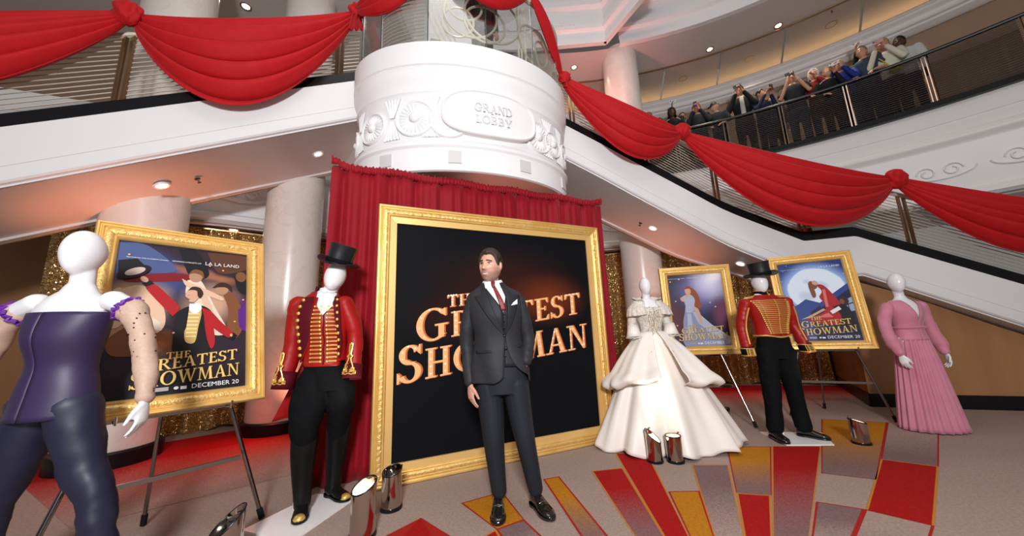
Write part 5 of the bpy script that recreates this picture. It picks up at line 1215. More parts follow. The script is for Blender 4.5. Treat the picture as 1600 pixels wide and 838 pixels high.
t = legs_mb(PE, [([(-.105, .005, .86), (-.088, -.005, .66), (-.078, -.012, .49), (-.066, .015, .30), (-.052, .035, .125)], [(.100, .112), (.092, .098), (.078, .082), (.066, .074), (.056, .064)]), ([(.098, .005, .86), (.120, .0, .66), (.148, -.01, .49), (.180, .02, .30), (.212, .045, .125)], [(.100, .112), (.090, .096), (.074, .080), (.064, .072), (.054, .062)])])
remesh(t, 'trousers', M['trouser'], .007, man, 3, .5); wrinkle(man.children[-1], .012, (7, 7, 3.5))
for hp, d in (((-.062, .105, 0), (.03, -1)), ((.185, .11, 0), (.42, -.9))):
    q = MB(); shoe_mb(q, hp, d, .295, 1.02); so = q.build('shoe', M['leather'], man, ang=60)
    D = V((*d, 0)).normalized(); S = V((-D.y, D.x, 0)); c = V(hp) + D * .165 + V((0, 0, .074)); q = MB(); q.tube([c - S * .028 - V((0, 0, .008)), c, c + S * .028 - V((0, 0, .008))], .004, 6); q.build('buckle_bar', M['steel'], so)

JAW = .26
# ================================================================ TOP HATS, MANNEQUINS
def hat(parent, loc, roll, pitch, r=.098, h=.165, name='top_hat'):
    rot = Matrix.Rotation(roll, 3, 'Y') @ Matrix.Rotation(pitch, 3, 'X'); m = MB()
    m.lathe([(.001, .01), (r * .99, .0), (r, .012), (r * .965, h * .5), (r * 1.0, h * .85), (r * 1.045, h * .99), (r * 1.02, h), (r * .5, h + .003), (.001, h + .003)], 44, loc, rot, 0, 1.0, 1.14)
    def brim(u, v):
        a = 2*pi*u; rr = r + .058 * v; z = .004 + .042 * (v ** 1.8) * abs(cos(a)) ** 2 - .012 * v * abs(sin(a)); return rot @ V((rr * cos(a), rr * sin(a) * 1.16, z)) + V(loc)
    m.grid(brim, 56, 6, cu=True); q = m.build(name, M['hat'], parent, ang=50); b = MB(); b.lathe([(r + .001, .010), (r + .003, .014), (r * .985 + .002, .045), (r * .98, .048)], 40, loc, rot, 0, 1.0, 1.14); b.build('hat_band', M['blackcloth'], q); solid(q, .003); return q

# ---- left showman mannequin
lm = thing('mannequin', 'white showman mannequin in scarlet tailcoat with maroon lapels and top hat at left', 'mannequin', (-1.50, 2.75, .012))
LT = Torso([(.98, .02, .02, .170, .125), (1.08, .00, .01, .158, .112), (1.22, -.015, .0, .160, .112), (1.38, -.03, -.01, .186, .130), (1.50, -.045, -.005, .192, .115), (1.555, -.045, .005, .155, .092), (1.60, -.035, .01, .095, .075), (1.635, -.025, .015, .068, .064)])
lh = pose((.052, -.005, 1.745), radians(12), radians(4), radians(14), 1.05)
b = MB(); Torso([(z, a, c, rx*.9, ry*.88) for z, a, c, rx, ry in LT.r]).loft(b); xf(head_mb(False, 56, 40, False), lh, b); b.limb([(-.03, .02, 1.56), (.01, .012, 1.64), (.045, .01, 1.70)], [.058, .054, .054], 18, 4)
LSL = [(-.235, .0, 1.535), (-.262, .02, 1.38), (-.270, .03, 1.22), (-.280, .0, 1.05), (-.285, -.03, .90)]; LSR = [(.140, .0, 1.53), (.200, .02, 1.38), (.222, .03, 1.23), (.235, .0, 1.08), (.238, -.03, .955)]
for p in (LSL, LSR): b.limb(p[:4], [.05, .046, .04, .034], 10, 4)
LEG1 = [(-.055, .01, .95), (-.090, -.01, .78), (-.100, -.02, .62), (-.112, .005, .48)]; LEG2 = [(.095, .05, .95), (.085, .11, .78), (.062, .17, .62), (.030, .22, .48)]
for p in (LEG1 + [(-.118, .02, .1)], LEG2 + [(-.015, .28, .1)]): b.limb(p, [.09, .075, .06, .05, .04], 12, 4)
remesh(b, 'body', M['plastic'], .007, lm, 3)
hat(lm, (.070, .0, 1.848), radians(19), radians(5))
t = legs_mb(Torso([(.86, .02, .03, .150, .125), (.98, .02, .02, .166, .122), (1.10, .0, .01, .155, .110)]), [(LEG1, [(.118, .122), (.125, .122), (.108, .108), (.082, .085)]), (LEG2, [(.112, .12), (.112, .115), (.092, .10), (.075, .08)])]); wrinkle(remesh(t, 'breeches', M['blackcloth'], .008, lm, 4), .014, (7, 7, 4))
for chain, hp, d in (([(-.108, -.0, .545), (-.115, .005, .42), (-.120, .02, .26), (-.115, .03, .12), (-.112, .03, .06)], (-.150, .115, 0), (.42, -.90)), ([(.040, .215, .545), (.022, .235, .42), (.0, .26, .26), (-.014, .28, .12), (-.014, .28, .06)], (-.085, .315, 0), (.86, -.50))):
    q = MB(); q.limb(chain, [(.092, .094), (.084, .088), (.070, .072), (.058, .064), (.056, .06)], 20, 6, ref=(1, 0, 0)); shoe_mb(q, hp, d, .285, 1.0); bo = q.build('boot', M['boot'], lm, ang=60)
    D = V((*d, 0)).normalized(); q = MB(); q.sphere(V(hp) + D * .245 + V((0, 0, .028)), (.040, .040, .026), 16, 10); q.build('toe_cap', M['braid'], bo)
# waistcoat with gold frogging
LT.patch('waistcoat', M['redsatin'], lm, [(1.045, -.13), (1.30, -.10), (1.57, -.09)], [(1.045, .15), (1.30, .155), (1.57, .10)], .006, 16, 30, .004)
cb = MB(); cb.grid(lambda u, v: LT.front(-.025 + .105 * u + .022 * (1 - v) , 1.50 + .11 * v - .075 * (1 - abs(2*u - 1)) * (1 - v), .024 + .008 * sin(14 * u) * sin(7 * v)), 18, 10); solid(cb.build('lace_cravat', M['shirt'], lm, ang=180), .004)
cb = MB(); cb.lathe([(.060, 1.60), (.066, 1.625), (.060, 1.65)], 24, (-.005, .012, 0)); solid(cb.build('neck_band', M['shirt'], lm), .006)
g = MB()
for i in range(15):
    z = 1.495 - .0295 * i; c = .052 + .006 * i / 14
    for s in (-1, 1):
        x0 = c + s * .022; x1 = c + s * (.060 + .030 * (i / 14 if s < 0 else 0) + .012)
        g.tube([LT.front(x0 + (x1 - x0) * j / 5, z, .016) for j in range(6)], .0068, 6); g.sphere(LT.front(x0, z, .018), .0105, 8, 6); g.sphere(LT.front(x1, z, .015), .0085, 8, 6)
o = g.build('gold_frogging', M['braid'], lm); o['kind'] = 'stuff'
q = MB(); q.tube([LT.front(.053 + .003 * sin(j * 1.0), 1.06 + .44 * j / 20, .012) for j in range(21)], .005, 6); q.build('placket_cord', M['maroon'], lm)
# tailcoat
cxL = [(1.63, -.055), (1.50, -.035), (1.35, -.030), (1.22, -.055), (1.08, -.135)]; cxR = [(1.63, .060), (1.50, .105), (1.35, .130), (1.22, .135), (1.08, .148)]
LT.shell('tailcoat', M['redcoat'], lm, 1.08, 1.62, cxL, cxR, .017, 64, 36, .006)
LT.patch('lapel', M['maroon'], lm, [(1.10, -.150), (1.25, -.135), (1.45, -.140), (1.56, -.150), (1.575, -.12)], [(1.10, -.128), (1.22, -.057), (1.35, -.032), (1.50, -.037), (1.575, -.050)], .026, 8, 26, .004)
LT.patch('lapel', M['maroon'], lm, [(1.10, .148), (1.22, .137), (1.35, .132), (1.50, .107), (1.575, .085)], [(1.10, .156), (1.25, .160), (1.45, .152), (1.56, .120), (1.575, .11)], .026, 6, 26, .004)
for i in range(9):
    z = 1.55 - .052 * i; q = MB(); q.sphere(LT.front(-.125 - .008 * sin(i * .4), z, .036), (.0135, .009, .0135), 12, 8); q.build('button', M['braid'], lm)
    q = MB(); q.sphere(LT.front(lerpx([(1.58, .105), (1.45, .138), (1.10, .150)], z), z, .034), (.011, .010, .012), 12, 8); q.build('button', M['braid'], lm)
cb = MB(); cb.grid(lambda u, v: V((-.025 + (.082 - .008*v) * sin(.55 + 5.2*u), .016 - (.078 - .008*v) * cos(.55 + 5.2*u), 1.60 + .065 * v + .0 * u)), 30, 4); solid(cb.build('stand_collar', M['maroon'], lm, ang=180), .006)
SR = [(.074, .064), (.070, .066), (.066, .062), (.064, .062), (.066, .064)]
sleeve('sleeve', M['redcoat'], lm, LSL[:4] + [tuple(V(LSL[3]).lerp(V(LSL[4]), .5))], SR); sleeve('sleeve', M['redcoat'], lm, LSR[:4] + [tuple(V(LSR[3]).lerp(V(LSR[4]), .5))], [(.070, .058), (.066, .060), (.060, .056), (.056, .056), (.058, .058)])
for P, r in ((LSL, .070), (LSR, .063)):
    a, c = V(P[3]), V(P[4]); c = c + (c - a) * .12; q = MB(); q.tube([a.lerp(c, .25), a.lerp(c, .6), c], [r, r + .003, r + .005], 22, caps=False, ref=(0, 1, 0)); cu = solid(q.build('cuff', M['maroon'], lm, ang=180), .006)
    # embroidered scrolls and a letter above the cuff
    e = MB(); f_ = lambda x, z: V((P[4][0] + x, P[4][1] - sqrt(max(0, (r + .010) ** 2 - x*x)), P[4][2] + z)) + V((0, (V(P[3]) - V(P[4])).y * z / .15 * 0.9, 0))
    for s in (-1, 1):
        e.tube([f_(s * (.006 + .030 * abs(sin(k_ * .42)) * (1 - k_ / 22)), .045 + .010 * k_ - .02 * sin(k_ * .55)) for k_ in range(20)], .0048, 6)
        e.tube([f_(s * (.026 - .016 * (1 - k_ / 16) * cos(k_ * .75)), .062 - .018 * (1 - k_ / 20) * sin(k_ * .75)) for k_ in range(16)], .0060, 6)
        e.tube([f_(s * (.042 - .010 * (1 - k_ / 12) * cos(k_ * .8)), .040 - .012 * sin(k_ * .8)) for k_ in range(12)], .0050, 6)
        e.tube([f_(s * .050 * sin(k_ * .16), .030 + .004 * cos(k_)) for k_ in range(11)], .004, 6)
    e.sphere(f_(0, .250), (.010, .006, .012), 10, 6); e.tube([f_(.0, .14 + .012 * k_) for k_ in range(9)], .003, 6)
    o = e.build('gold_embroidery', M['braid'], cu); o['kind'] = 'stuff'
    ch = 'B' if r > .07 else 'G'; q = MB(); w_, pl = GLYPH[ch]
    for p in pl: q.poly([f_((px - w_/2) * .036 - (0 if ch == 'B' else .018), .152 + py * .042 - (0 if ch == 'B' else .085)) + V((0, -.004, 0)) for px, py in p])
    q.build('embroidered_letter', M['braid'], cu, smooth=False)
for x0, x1, x2, x3, yy in ((-.235, -.05, -.50, -.24, .13), (-.02, .155, -.23, .02, .17)):
    q = MB(); q.grid(lambda u, v: V(((x0 + (x1-x0)*u) * v + (x2 + (x3-x2)*u) * (1-v), yy + .06 * (1 - v) + .02 * sin(u * 7 + v * 2) - .03 * u * v, (1.12 * v + (.60 + .06 * u) * (1 - v)))), 14, 16); solid(q.build('coat_tail', M['redcoat'], lm, ang=180), .006)
def board(label, pts, th=.012):
    a = V((sum(p[0] for p in pts)/4, sum(p[1] for p in pts)/4, 0)); t = MB(); t.prism([(p[0] - a.x, p[1] - a.y, .0) for p in pts], (0, 0, th)); o = t.build('plinth_board', M['white'], None, smooth=False); o.location = a; return tag(o, label, 'plinth')
board('white plinth board under the left showman mannequin', [(-1.895, 2.578), (-1.683, 3.092), (-1.312, 3.008), (-1.458, 2.423)])
board('white plinth board under the right showman mannequin', [(2.805, 4.262), (3.414, 4.144), (3.197, 3.753), (2.752, 3.805)])
q = MB(); q.tube([(-.22, .10, .0), (-.22, .10, .012), (-.205, .09, .40)], .008, 8); q.build('support_rod', M['steel'], lm)

# ---- right showman mannequin
rm = thing('mannequin', 'white showman mannequin in short scarlet jacket with gold frogging and top hat at right', 'mannequin', (2.915, 3.98, .012)); rm.scale = (1.006,) * 3
RT = Torso([(.92, .015, .0, .172, .128), (1.02, .017, .0, .176, .120), (1.10, .015, -.005, .172, .120), (1.20, .01, -.008, .168, .122), (1.36, .005, -.012, .196, .138), (1.46, .0, -.005, .205, .120), (1.505, -.005, .005, .165, .095), (1.55, -.012, .012, .095, .074), (1.60, -.016, .016, .062, .060)])
b = MB(); Torso([(z, a, c, rx*.9, ry*.88) for z, a, c, rx, ry in RT.r]).loft(b); xf(head_mb(False, 56, 40, False), pose((-.028, -.005, 1.685), radians(-6), radians(2), radians(-5), 1.0), b); b.limb([(-.014, .018, 1.52), (-.018, .014, 1.58), (-.024, .012, 1.64)], [.056, .052, .052], 18, 4)
RSL = [(-.228, .0, 1.462), (-.272, .02, 1.32), (-.292, .03, 1.18), (-.300, .0, 1.03), (-.305, -.03, .905)]; RSR = [(.236, .0, 1.462), (.282, .02, 1.32), (.308, .03, 1.18), (.330, .0, 1.05), (.352, -.03, .925)]
for p in (RSL, RSR): b.limb(p, [.05, .046, .04, .036, .03], 10, 4)
RL1 = [(-.085, .0, .90), (-.098, -.01, .70), (-.105, -.015, .50), (-.112, .0, .30), (-.115, .015, .115)]; RL2 = [(.105, .0, .90), (.125, .0, .70), (.150, .005, .50), (.180, .02, .30), (.205, .035, .115)]
for p in (RL1, RL2): b.limb(p, [.085, .07, .05, .042, .036], 12, 4)
remesh(b, 'body', M['plastic'], .007, rm, 3)
hat(rm, (.000, .0, 1.770), radians(-9), radians(4), .104, .165)
t = legs_mb(Torso([(.84, .012, .005, .165, .122), (.96, .015, .003, .178, .124), (1.08, .016, 0, .172, .116)]), [(RL1, [(.100, .115), (.094, .10), (.084, .088), (.076, .082), (.074, .082)]), (RL2, [(.100, .115), (.094, .10), (.082, .088), (.074, .082), (.072, .080)])]); wrinkle(remesh(t, 'trousers', M['blackcloth'], .008, rm, 3), .012, (7, 7, 4))
for hp, d in (((-.118, .10, 0), (-.10, -1)), ((.175, .105, 0), (.62, -.78))):
    q = MB(); shoe_mb(q, hp, d, .285, 1.0); q.build('shoe', M['leather'], rm, ang=60)
RT.shell('jacket', M['redsatin'], rm, 1.085, 1.545, [(1.08, .016), (1.6, .0)], [(1.08, .018), (1.6, .002)], .012, 72, 30, .006)
sleeve('sleeve', M['redsatin'], rm, RSL, [(.074, .062), (.068, .060), (.060, .056), (.056, .053), (.053, .051)]); sleeve('sleeve', M['redsatin'], rm, RSR, [(.074, .062), (.068, .060), (.060, .056), (.056, .053), (.053, .051)])
g = MB()
for i in range(18):
    z = 1.478 - .0212 * i; hw = .205 - .115 * (i / 17) ** .9; c = .008
    for s in (-1, 1): g.tube([RT.front(c + s * (.008 + (hw - .014) * j / 8), z, .018) for j in range(9)], .0058, 6); g.sphere(RT.front(c + s * hw, z, .020), (.013, .008, .0105), 10, 6); g.sphere(RT.front(c + s * (hw * .80), z, .024), (.0095, .006, .0095), 8, 6)
    g.sphere(RT.front(c, z, .022), (.007, .006, .010), 8, 6)
o = g.build('gold_frogging', M['braid'], rm); o['kind'] = 'stuff'
q = MB(); q.tube([RT.P(2*pi*j/48, 1.092 - .02 * cos(2*pi*j/48) ** 8, .018) for j in range(48)], .009, 6, closed=True); q.build('gold_hem_cord', M['braid'], rm)
cb = MB(); cb.grid(lambda u, v: V((-.014 + (.072 - .004*v) * sin(2*pi*u), .014 - (.070 - .004*v) * cos(2*pi*u), 1.545 + .05 * v - .008 * cos(2*pi*u))), 36, 4, cu=True); solid(cb.build('stand_collar', M['blackcloth'], rm, ang=180), .006)
for z in (1.548, 1.597):
    q = MB(); q.tube([(-.014 + .073 * sin(2*pi*j/36), .014 - .072 * cos(2*pi*j/36), z - .008 * cos(2*pi*j/36)) for j in range(36)], .0045, 6, closed=True); q.build('collar_cord', M['braid'], rm)
q = MB(); q.tube([RT.front(-.002, 1.53 + .012 * j, .012) for j in range(5)], .006, 6); q.build('collar_clasp', M['braid'], rm)
for s, P in ((-1, RSL), (1, RSR)):
    q = MB(); q.tube([(s * .11 + P[0][0] * .0, -.02, 1.535), (s * .165, -.02, 1.527), (s * .225 + .004, -.02, 1.520), (s * .262 + .004, -.01, 1.497)], [.012, .016, .018, .014], 8, flat=.5); q.build('epaulette', M['braid'], rm)
    pr = smooth_path([(*p, r) for p, r in zip(P, (.074, .068, .060, .056, .053))], 20); q = MB(); q.tube([(x + .004, y - r - .006, z) for x, y, z, r in pr[2:17]], .0085, 6); q.build('sleeve_stripe', M['braid'], rm)
    a, c = V(P[3]), V(P[4]); c = c + (c - a) * .2; q = MB(); q.tube([a.lerp(c, .45), c], [.064, .064], 22, caps=False, ref=(0, 1, 0)); cu = solid(q.build('cuff', M['blackcloth'], rm, ang=180), .005)
    d = c - a; e = MB()
    for t_ in (.47, .98): e.tube([a.lerp(c, t_) + V((.066 * sin(2*pi*j/24), -.066 * cos(2*pi*j/24), 0)) for j in range(24)], .0065, 6, closed=True)
    for x in (-.040, .040): e.tube([a.lerp(c, .47 + .51 * j / 6) + V((x, -sqrt(.067**2 - x*x), 0)) for j in range(7)], .006, 6)
    for j in range(4): e.tube([a.lerp(c, .56 + .11 * j) + V((x, -sqrt(.068**2 - x*x), 0)) for x in (-.024, -.008, .008, .024)], .0055, 6); e.sphere(a.lerp(c, .56 + .11 * j) + V((-.024, -.066, 0)), .010, 8, 6); e.sphere(a.lerp(c, .56 + .11 * j) + V((.024, -.066, 0)), .010, 8, 6)
    o = e.build('gold_cuff_braid', M['braid'], cu); o['kind'] = 'stuff'
q = MB(); q.tube([(.035, .12, 0), (.0, .06, .40), (-.03, .02, .78)], .010, 10); q.build('support_rod', M['white'], rm)

# ---- ivory gown
gw = thing('gown_mannequin', 'white mannequin wearing an ivory satin ball gown with beaded lace bodice', 'mannequin', (1.60, 3.985, 0)); gw.scale = (1.03,) * 3
GT = Torso([(1.10, -.035, .0, .118, .100), (1.17, -.038, .0, .102, .086), (1.26, -.038, -.004, .120, .098), (1.37, -.038, -.016, .152, .122), (1.45, -.038, -.004, .165, .095), (1.495, -.040, .006, .125, .076), (1.53, -.042, .012, .058, .056)])
b = MB(); GT.loft(b, off=-.006); xf(head_mb(False, 48, 36, False), pose((-.048, -.002, 1.672), 0, 0, 0, .84), b); b.limb([(-.040, .012, 1.48), (-.044, .010, 1.55), (-.048, .006, 1.62)], [.048, .043, .043], 16, 4)
GA1 = [(-.195, .0, 1.425), (-.235, .01, 1.30), (-.245, -.02, 1.17), (-.205, -.09, 1.10)]; GA2 = [(.120, .0, 1.425), (.150, .01, 1.30), (.165, -.01, 1.18), (.14, -.08, 1.10)]
for p in (GA1, GA2): b.limb(p, [.042, .038, .034, .028], 10, 4)
for x in (-.1, .06): b.limb([(x, 0, 1.1), (x, 0, .06)], [.08, .04], 10, 4)
remesh(b, 'body', M['plastic'], .007, gw, 3)
GT.shell('bodice', M['lace'], gw, 1.10, 1.43, [(1.1, -.036), (1.5, -.036)], [(1.1, -.034), (1.5, -.034)], .008, 60, 26, .004)
def capef(u, v):
    a = .42 + (2*pi - .84) * u; z = 1.50 - .135 * v; cx, cy, rx, ry = GT.at(min(1.49, z + .02)); f = .018 + .075 * v ** .8 * (abs(sin(a)) ** 1.5) + .006 * sin(a * 22) * v
    return V((cx + (rx + f) * sin(a), cy - (ry + f * .7) * cos(a), z + .02 * (1 - v) * (1 - cos(a)) - .03 * v * abs(sin(a))))
q = MB(); q.grid(capef, 90, 12); solid(q.build('lace_cape', M['lace'], gw, ang=180), .004)
def ruff(u, v):
    a = .55 + (2*pi - 1.1) * u; r = .075 + .055 * v; return V((-.042 + r * 1.25 * sin(a), .015 - r * .85 * cos(a), 1.49 + .075 * v * (.35 + .65 * (.5 - .5 * cos(a))) + .005 * sin(40 * u) * v))
q = MB(); q.grid(ruff, 70, 6); solid(q.build('standing_collar', M['lace'], gw, ang=180), .004)
for P in (GA1, GA2): sleeve('sleeve', M['lace'], gw, P[:3], [(.058, .055), (.050, .048), (.055, .055)])
for P in (GA1, GA2):
    q = MB(); c = V(P[2]); q.tube([c + V((0, -.01, .07)), c + V((0, -.02, 0)), c + V((0, -.03, -.06))], [.050, .064, .082], 18, caps=False, ref=(0, 1, 0)); solid(q.build('sleeve_flounce', M['ivory'], gw, ang=180), .004)
    q = MB(); c = c + V((0, -.03, -.062)); q.tube([c + V((.083 * cos(2*pi*j/24), .083 * sin(2*pi*j/24), .004 * sin(j * 2.5))) for j in range(24)], .006, 6, closed=True); q.build('beaded_edge', M['lace'], gw)
def skirt(u, v):
    a = 2*pi*u; z = 1.165 * (1 - v) + .02 * v + .022 * v ** 3 * cos(9*a + 1.0); k = v ** .82
    rx, ry = .104 + .63 * k, .088 + (.36 if cos(a) > 0 else .36 - .20 * abs(cos(a)) ** .5) * k; cx = -.038 + .05 * v
    f = (.050 * sin(9*a + .6*sin(2*a) + 1.5*v) + .022 * sin(17*a + 2)) * v ** 1.1
    return V((cx + (rx + f) * sin(a), -.0 - (ry + f) * cos(a), max(.008, z)))
q = MB(); q.grid(skirt, 220, 40, cu=True); solid(q.build('skirt', M['ivory'], gw, ang=180), .006)
def over(side):
    def f(u, v):
        a = side * (.22 + 2.75 * u); hem = .60 + .05 * cos(a * 1.0) - .03 * sin(5 * u * pi) ** 2 + .10 * max(0, .35 - u) / .35 * (0 if side > 0 else .6)
        z = 1.172 * (1 - v) + hem * v; k = v ** .80; wid = (.50 if side < 0 else .55) - .02 * u
        rx, ry = .108 + wid * k, .092 + (.30 if cos(a) > 0 else .30 - .16 * abs(cos(a)) ** .5) * k; g_ = (.030 * sin(7*a*1.0 + 2*v) + .014 * sin(15*a)) * v
        puff = .035 * sin(pi * min(1, max(0, (v - .75) / .25))) ; curl = -.06 * max(0, (v - .94) / .06)
        return V((-.038 + .02 * v + (rx + g_ + puff + curl) * sin(a), -.004 - (ry + g_ + puff + curl) * cos(a) - .025 * v, z))
    return f
for s in (-1, 1): q = MB(); q.grid(over(s), 90, 34); solid(q.build('overskirt', M['ivory'], gw, ang=180), .006)
g = MB(); rg = random.Random(3)
for i in range(170):
    z = rg.uniform(1.08, 1.44); x = -.038 + rg.gauss(0, .05); p = GT.front(x, max(1.12, z), .013); p.z = z; g.sphere(p, rg.uniform(.003, .0055), 6, 4)
for s in (-1, 1):
    for k_ in range(3): g.tube([GT.front(-.036 + s * (.012 + .02 * k_ + .010 * sin(j * .9)), 1.125 + .022 * j, .012) for j in range(13)], .0028, 5)
    g.tube([V((-.036 + s * (.02 + .018 * j ** .8 + .012 * sin(j * 1.1)), -.104 - .02 * j, 1.14 - .026 * j)) for j in range(8)], .0035, 5)
o = g.build('bead_embroidery', M['steelbead'] if 'steelbead' in M else M.setdefault('steelbead', mat('crystal_beads', (.62, .52, .40), .25, .6)), gw); o['kind'] = 'stuff'

# ---- rose gown at the right edge
pk = thing('gown_mannequin', 'white mannequin in a rose pink long-sleeved gown at the right edge', 'mannequin', (4.66, 4.13, 0)); pk.scale = (1.0,) * 3
KT = Torso([(.98, .0, .0, .15, .115), (1.08, .0, .0, .135, .10), (1.15, .0, .0, .125, .095), (1.28, .0, -.01, .155, .118), (1.38, .0, -.005, .175, .105), (1.43, .0, .005, .140, .085), (1.47, .0, .01, .072, .062), (1.50, .0, .012, .055, .054)])
b = MB(); KT.loft(b, off=-.006); xf(head_mb(False, 48, 36, False), pose((-.02, -.005, 1.665), radians(-20), 0, radians(3), 1.0), b); b.limb([(0, .012, 1.44), (-.005, .012, 1.52), (-.015, .008, 1.60)], [.05, .046, .046], 16, 4)
KA = [[(s * .195, .0, 1.375), (s * .245, .015, 1.24), (s * .262, .0, 1.10), (s * .262, -.04, .96), (s * .258, -.075, .855)] for s in (-1, 1)]
for P, s in zip(KA, (-1, 1)): b.limb(P, [.045, .04, .034, .03, .024], 12, 4); hand_mb(b, V(P[4]) + V((0, -.012, -.03)), (.04 * -s, -.15, -1), (-s * .8, .3, 0), (-s * .2, -1, 0), .98, .22)
for x in (-.08, .08): b.limb([(x, 0, 1.0), (x, 0, .06)], [.08, .04], 10, 4)
remesh(b, 'body', M['plastic'], .006, pk, 3)
KT.shell('bodice', M['pink'], pk, .99, 1.455, [(.99, -.002), (1.22, -.002), (1.40, -.055), (1.46, -.075)], [(.99, .002), (1.22, .002), (1.40, .055), (1.46, .075)], .009, 60, 30, .004)
for P in KA: sleeve('sleeve', M['pink'], pk, P, [(.066, .06), (.060, .056), (.058, .054), (.062, .058), (.044, .042)])
for P in KA: q = MB(); c = V(P[4]); q.tube([c + V((0, .012, .035)), c, c + V((0, -.006, -.018))], [.045, .040, .038], 18, caps=False); solid(q.build('cuff', M['pink'], pk, ang=180), .004)
def kskirt(u, v):
    a = 2*pi*u; z = 1.12 * (1 - v) + .012 * v; rx, ry = .130 + .17 * v ** .9, .098 + .12 * v ** .9; f = .014 * sin(22*a + .5 * sin(3*a)) * min(1, v * 3 + .15)
    return V(((rx + f) * sin(a), -(ry + f) * cos(a), z))
q = MB(); q.grid(kskirt, 200, 26, cu=True); solid(q.build('skirt', M['pink'], pk, ang=180), .004)
q = MB(); q.tube([KT.P(2*pi*j/36, 1.13, .014) for j in range(36)], .014, 8, closed=True, flat=1.6); q.build('waist_sash', M['pink'], pk)

# ---- mannequin with sheer sleeve at the left edge
sm = thing('mannequin', 'white mannequin with sheer dotted sleeve and purple trim at the left edge', 'mannequin', (-2.30, 1.78, 0)); sm.scale = (1.06,) * 3
ST = Torso([(.90, .0, .0, .155, .115), (1.02, .0, .0, .14, .10), (1.12, .0, .0, .118, .092), (1.24, .0, -.01, .145, .112), (1.35, .0, -.005, .165, .10), (1.42, .0, .0, .150, .085), (1.46, .0, .008, .085, .065), (1.50, .0, .01, .055, .054)])
b = MB(); ST.loft(b, off=-.004); xf(head_mb(False, 48, 36, False), pose((0, -.005, 1.66), radians(15), 0, 0, .98), b); b.limb([(0, .012, 1.45), (0, .012, 1.52), (0, .008, 1.60)], [.048, .045, .045], 16, 4)
SA = [[(s * .190, .0, 1.415), (s * .300, .0, 1.352), (s * .380, .0, 1.18), (s * .420, -.01, 1.05), (s * .450, -.03, .955)] for s in (-1, 1)]
for P, s in zip(SA, (-1, 1)): b.limb(P, [.050, .043, .036, .031, .024], 12, 5); hand_mb(b, V(P[4]) + V((s * .004, -.004, -.02)), (s * .10, -.10, -1), (-s * .9, -.2, 0), (-s * .3, -1, 0), .92, .22)
SLG = [[(s * .085, .0, .92), (s * .16, .02, .66), (s * .235, .03, .50), (s * .27, .05, .28), (s * .30, .06, .07)] for s in (-1, 1)]
for P in SLG: b.limb(P, [.085, .066, .054, .046, .032], 14, 5)
for P, s in zip(SLG, (-1, 1)): b.limb([V(P[4]) + V((0, .01, -.025)), V(P[4]) + V((s*.01, -.08, -.045)), V(P[4]) + V((s*.02, -.15, -.052))], [.03, .03, .016], 12, 4)
remesh(b, 'body', M['plastic'], .006, sm, 3)
NV = mat('navy_stretch', (.012, .014, .04), .5); PU = mat('purple_trim', (.13, .02, .30), .5); BS = mat('dark_bodysuit', (.030, .018, .07), .5)
ST.shell('bodysuit', BS, sm, .88, 1.36, [(.88, -.002), (1.5, -.002)], [(.88, .002), (1.5, .002)], .007, 50, 24, .004)
for P, s in zip(SA, (-1, 1)):
    sleeve('sheer_sleeve', M['sheer'], sm, [tuple(V(P[0]).lerp(V(P[1]), .8))] + P[1:], [.055, .052, .045, .039, .033])
    q = MB(); pr = smooth_path(P, 40); rd = random.Random(2)
    for i in range(10, 39):
        for j in range(2): a = rd.uniform(-2.2, 2.2); r_ = .0515 - .020 * (i - 10) / 28; d_ = (V(pr[i+1]) - V(pr[i-1])).normalized(); n_ = d_.cross(V((0, 1, 0))).normalized(); q.sphere(V(pr[i]) + n_ * (r_ * sin(a)) - d_.cross(n_) * (r_ * cos(a)) * (1 if d_.cross(n_).y > 0 else -1), .0036, 6, 4)
    o = q.build('sleeve_dots', M['blackmat'], sm); o['kind'] = 'stuff'
    q = MB(); c = V(P[0]).lerp(V(P[1]), .72); d = (V(P[1]) - V(P[0])).normalized(); n1 = d.orthogonal().normalized(); n2 = d.cross(n1)
    q.tube([c + (n1 * cos(2*pi*j/40) + n2 * sin(2*pi*j/40)) * (.056 + .007 * sin(j * 2.6)) + d * .008 * sin(j * 1.9) for j in range(40)], .010, 6, closed=True); q.build('purple_trim', PU, sm)
for P in SLG: sleeve('legging', NV, sm, P[:4], [.096, .077, .066, .058])
# ================================================================ THE CROWD ON THE BALCONY
def flat(c, r=.7): 
    k = 'cloth_%03d_%03d_%03d' % tuple(int(999 * x) for x in c)
    return M.setdefault(k, mat('cloth', c, r, spec=.2))
def hairm(c):
    k = 'hair_%03d_%03d_%03d' % tuple(int(999 * x) for x in c)
    return M.setdefault(k, mat('hair', c, .5, spec=.3))
def skinm(c):
    k = 'skin_%03d_%03d_%03d' % tuple(int(999 * x) for x in c)
    return M.setdefault(k, mat('skin', c, .5, spec=.35))
FAIR = (.55, .29, .20); TANS = (.40, .20, .125); DARK = (.085, .040, .026)
PH = 0
def phone(label, loc, rz, tilt=0.0, c=(.02, .02, .025), land=False):
    t = thing('phone', label, 'phone', loc, rz, None); w, h = (.15, .075) if land else (.075, .15)
    m = MB(); m.box((0, 0, 0), (w, .009, h)); o = m.build('case', flat(c, .3), t, smooth=False)
    m = MB(); m.box((0, .005, 0), (w * .92, .002, h * .92)); m.build('screen', M['black'], t, smooth=False)
    m = MB(); m.box((-w * .32, -.005, h * .36), (.022, .003, .022)); m.build('lens', M['dsteel'], t, smooth=False)
    t.rotation_euler = (tilt, 0, rz); return t
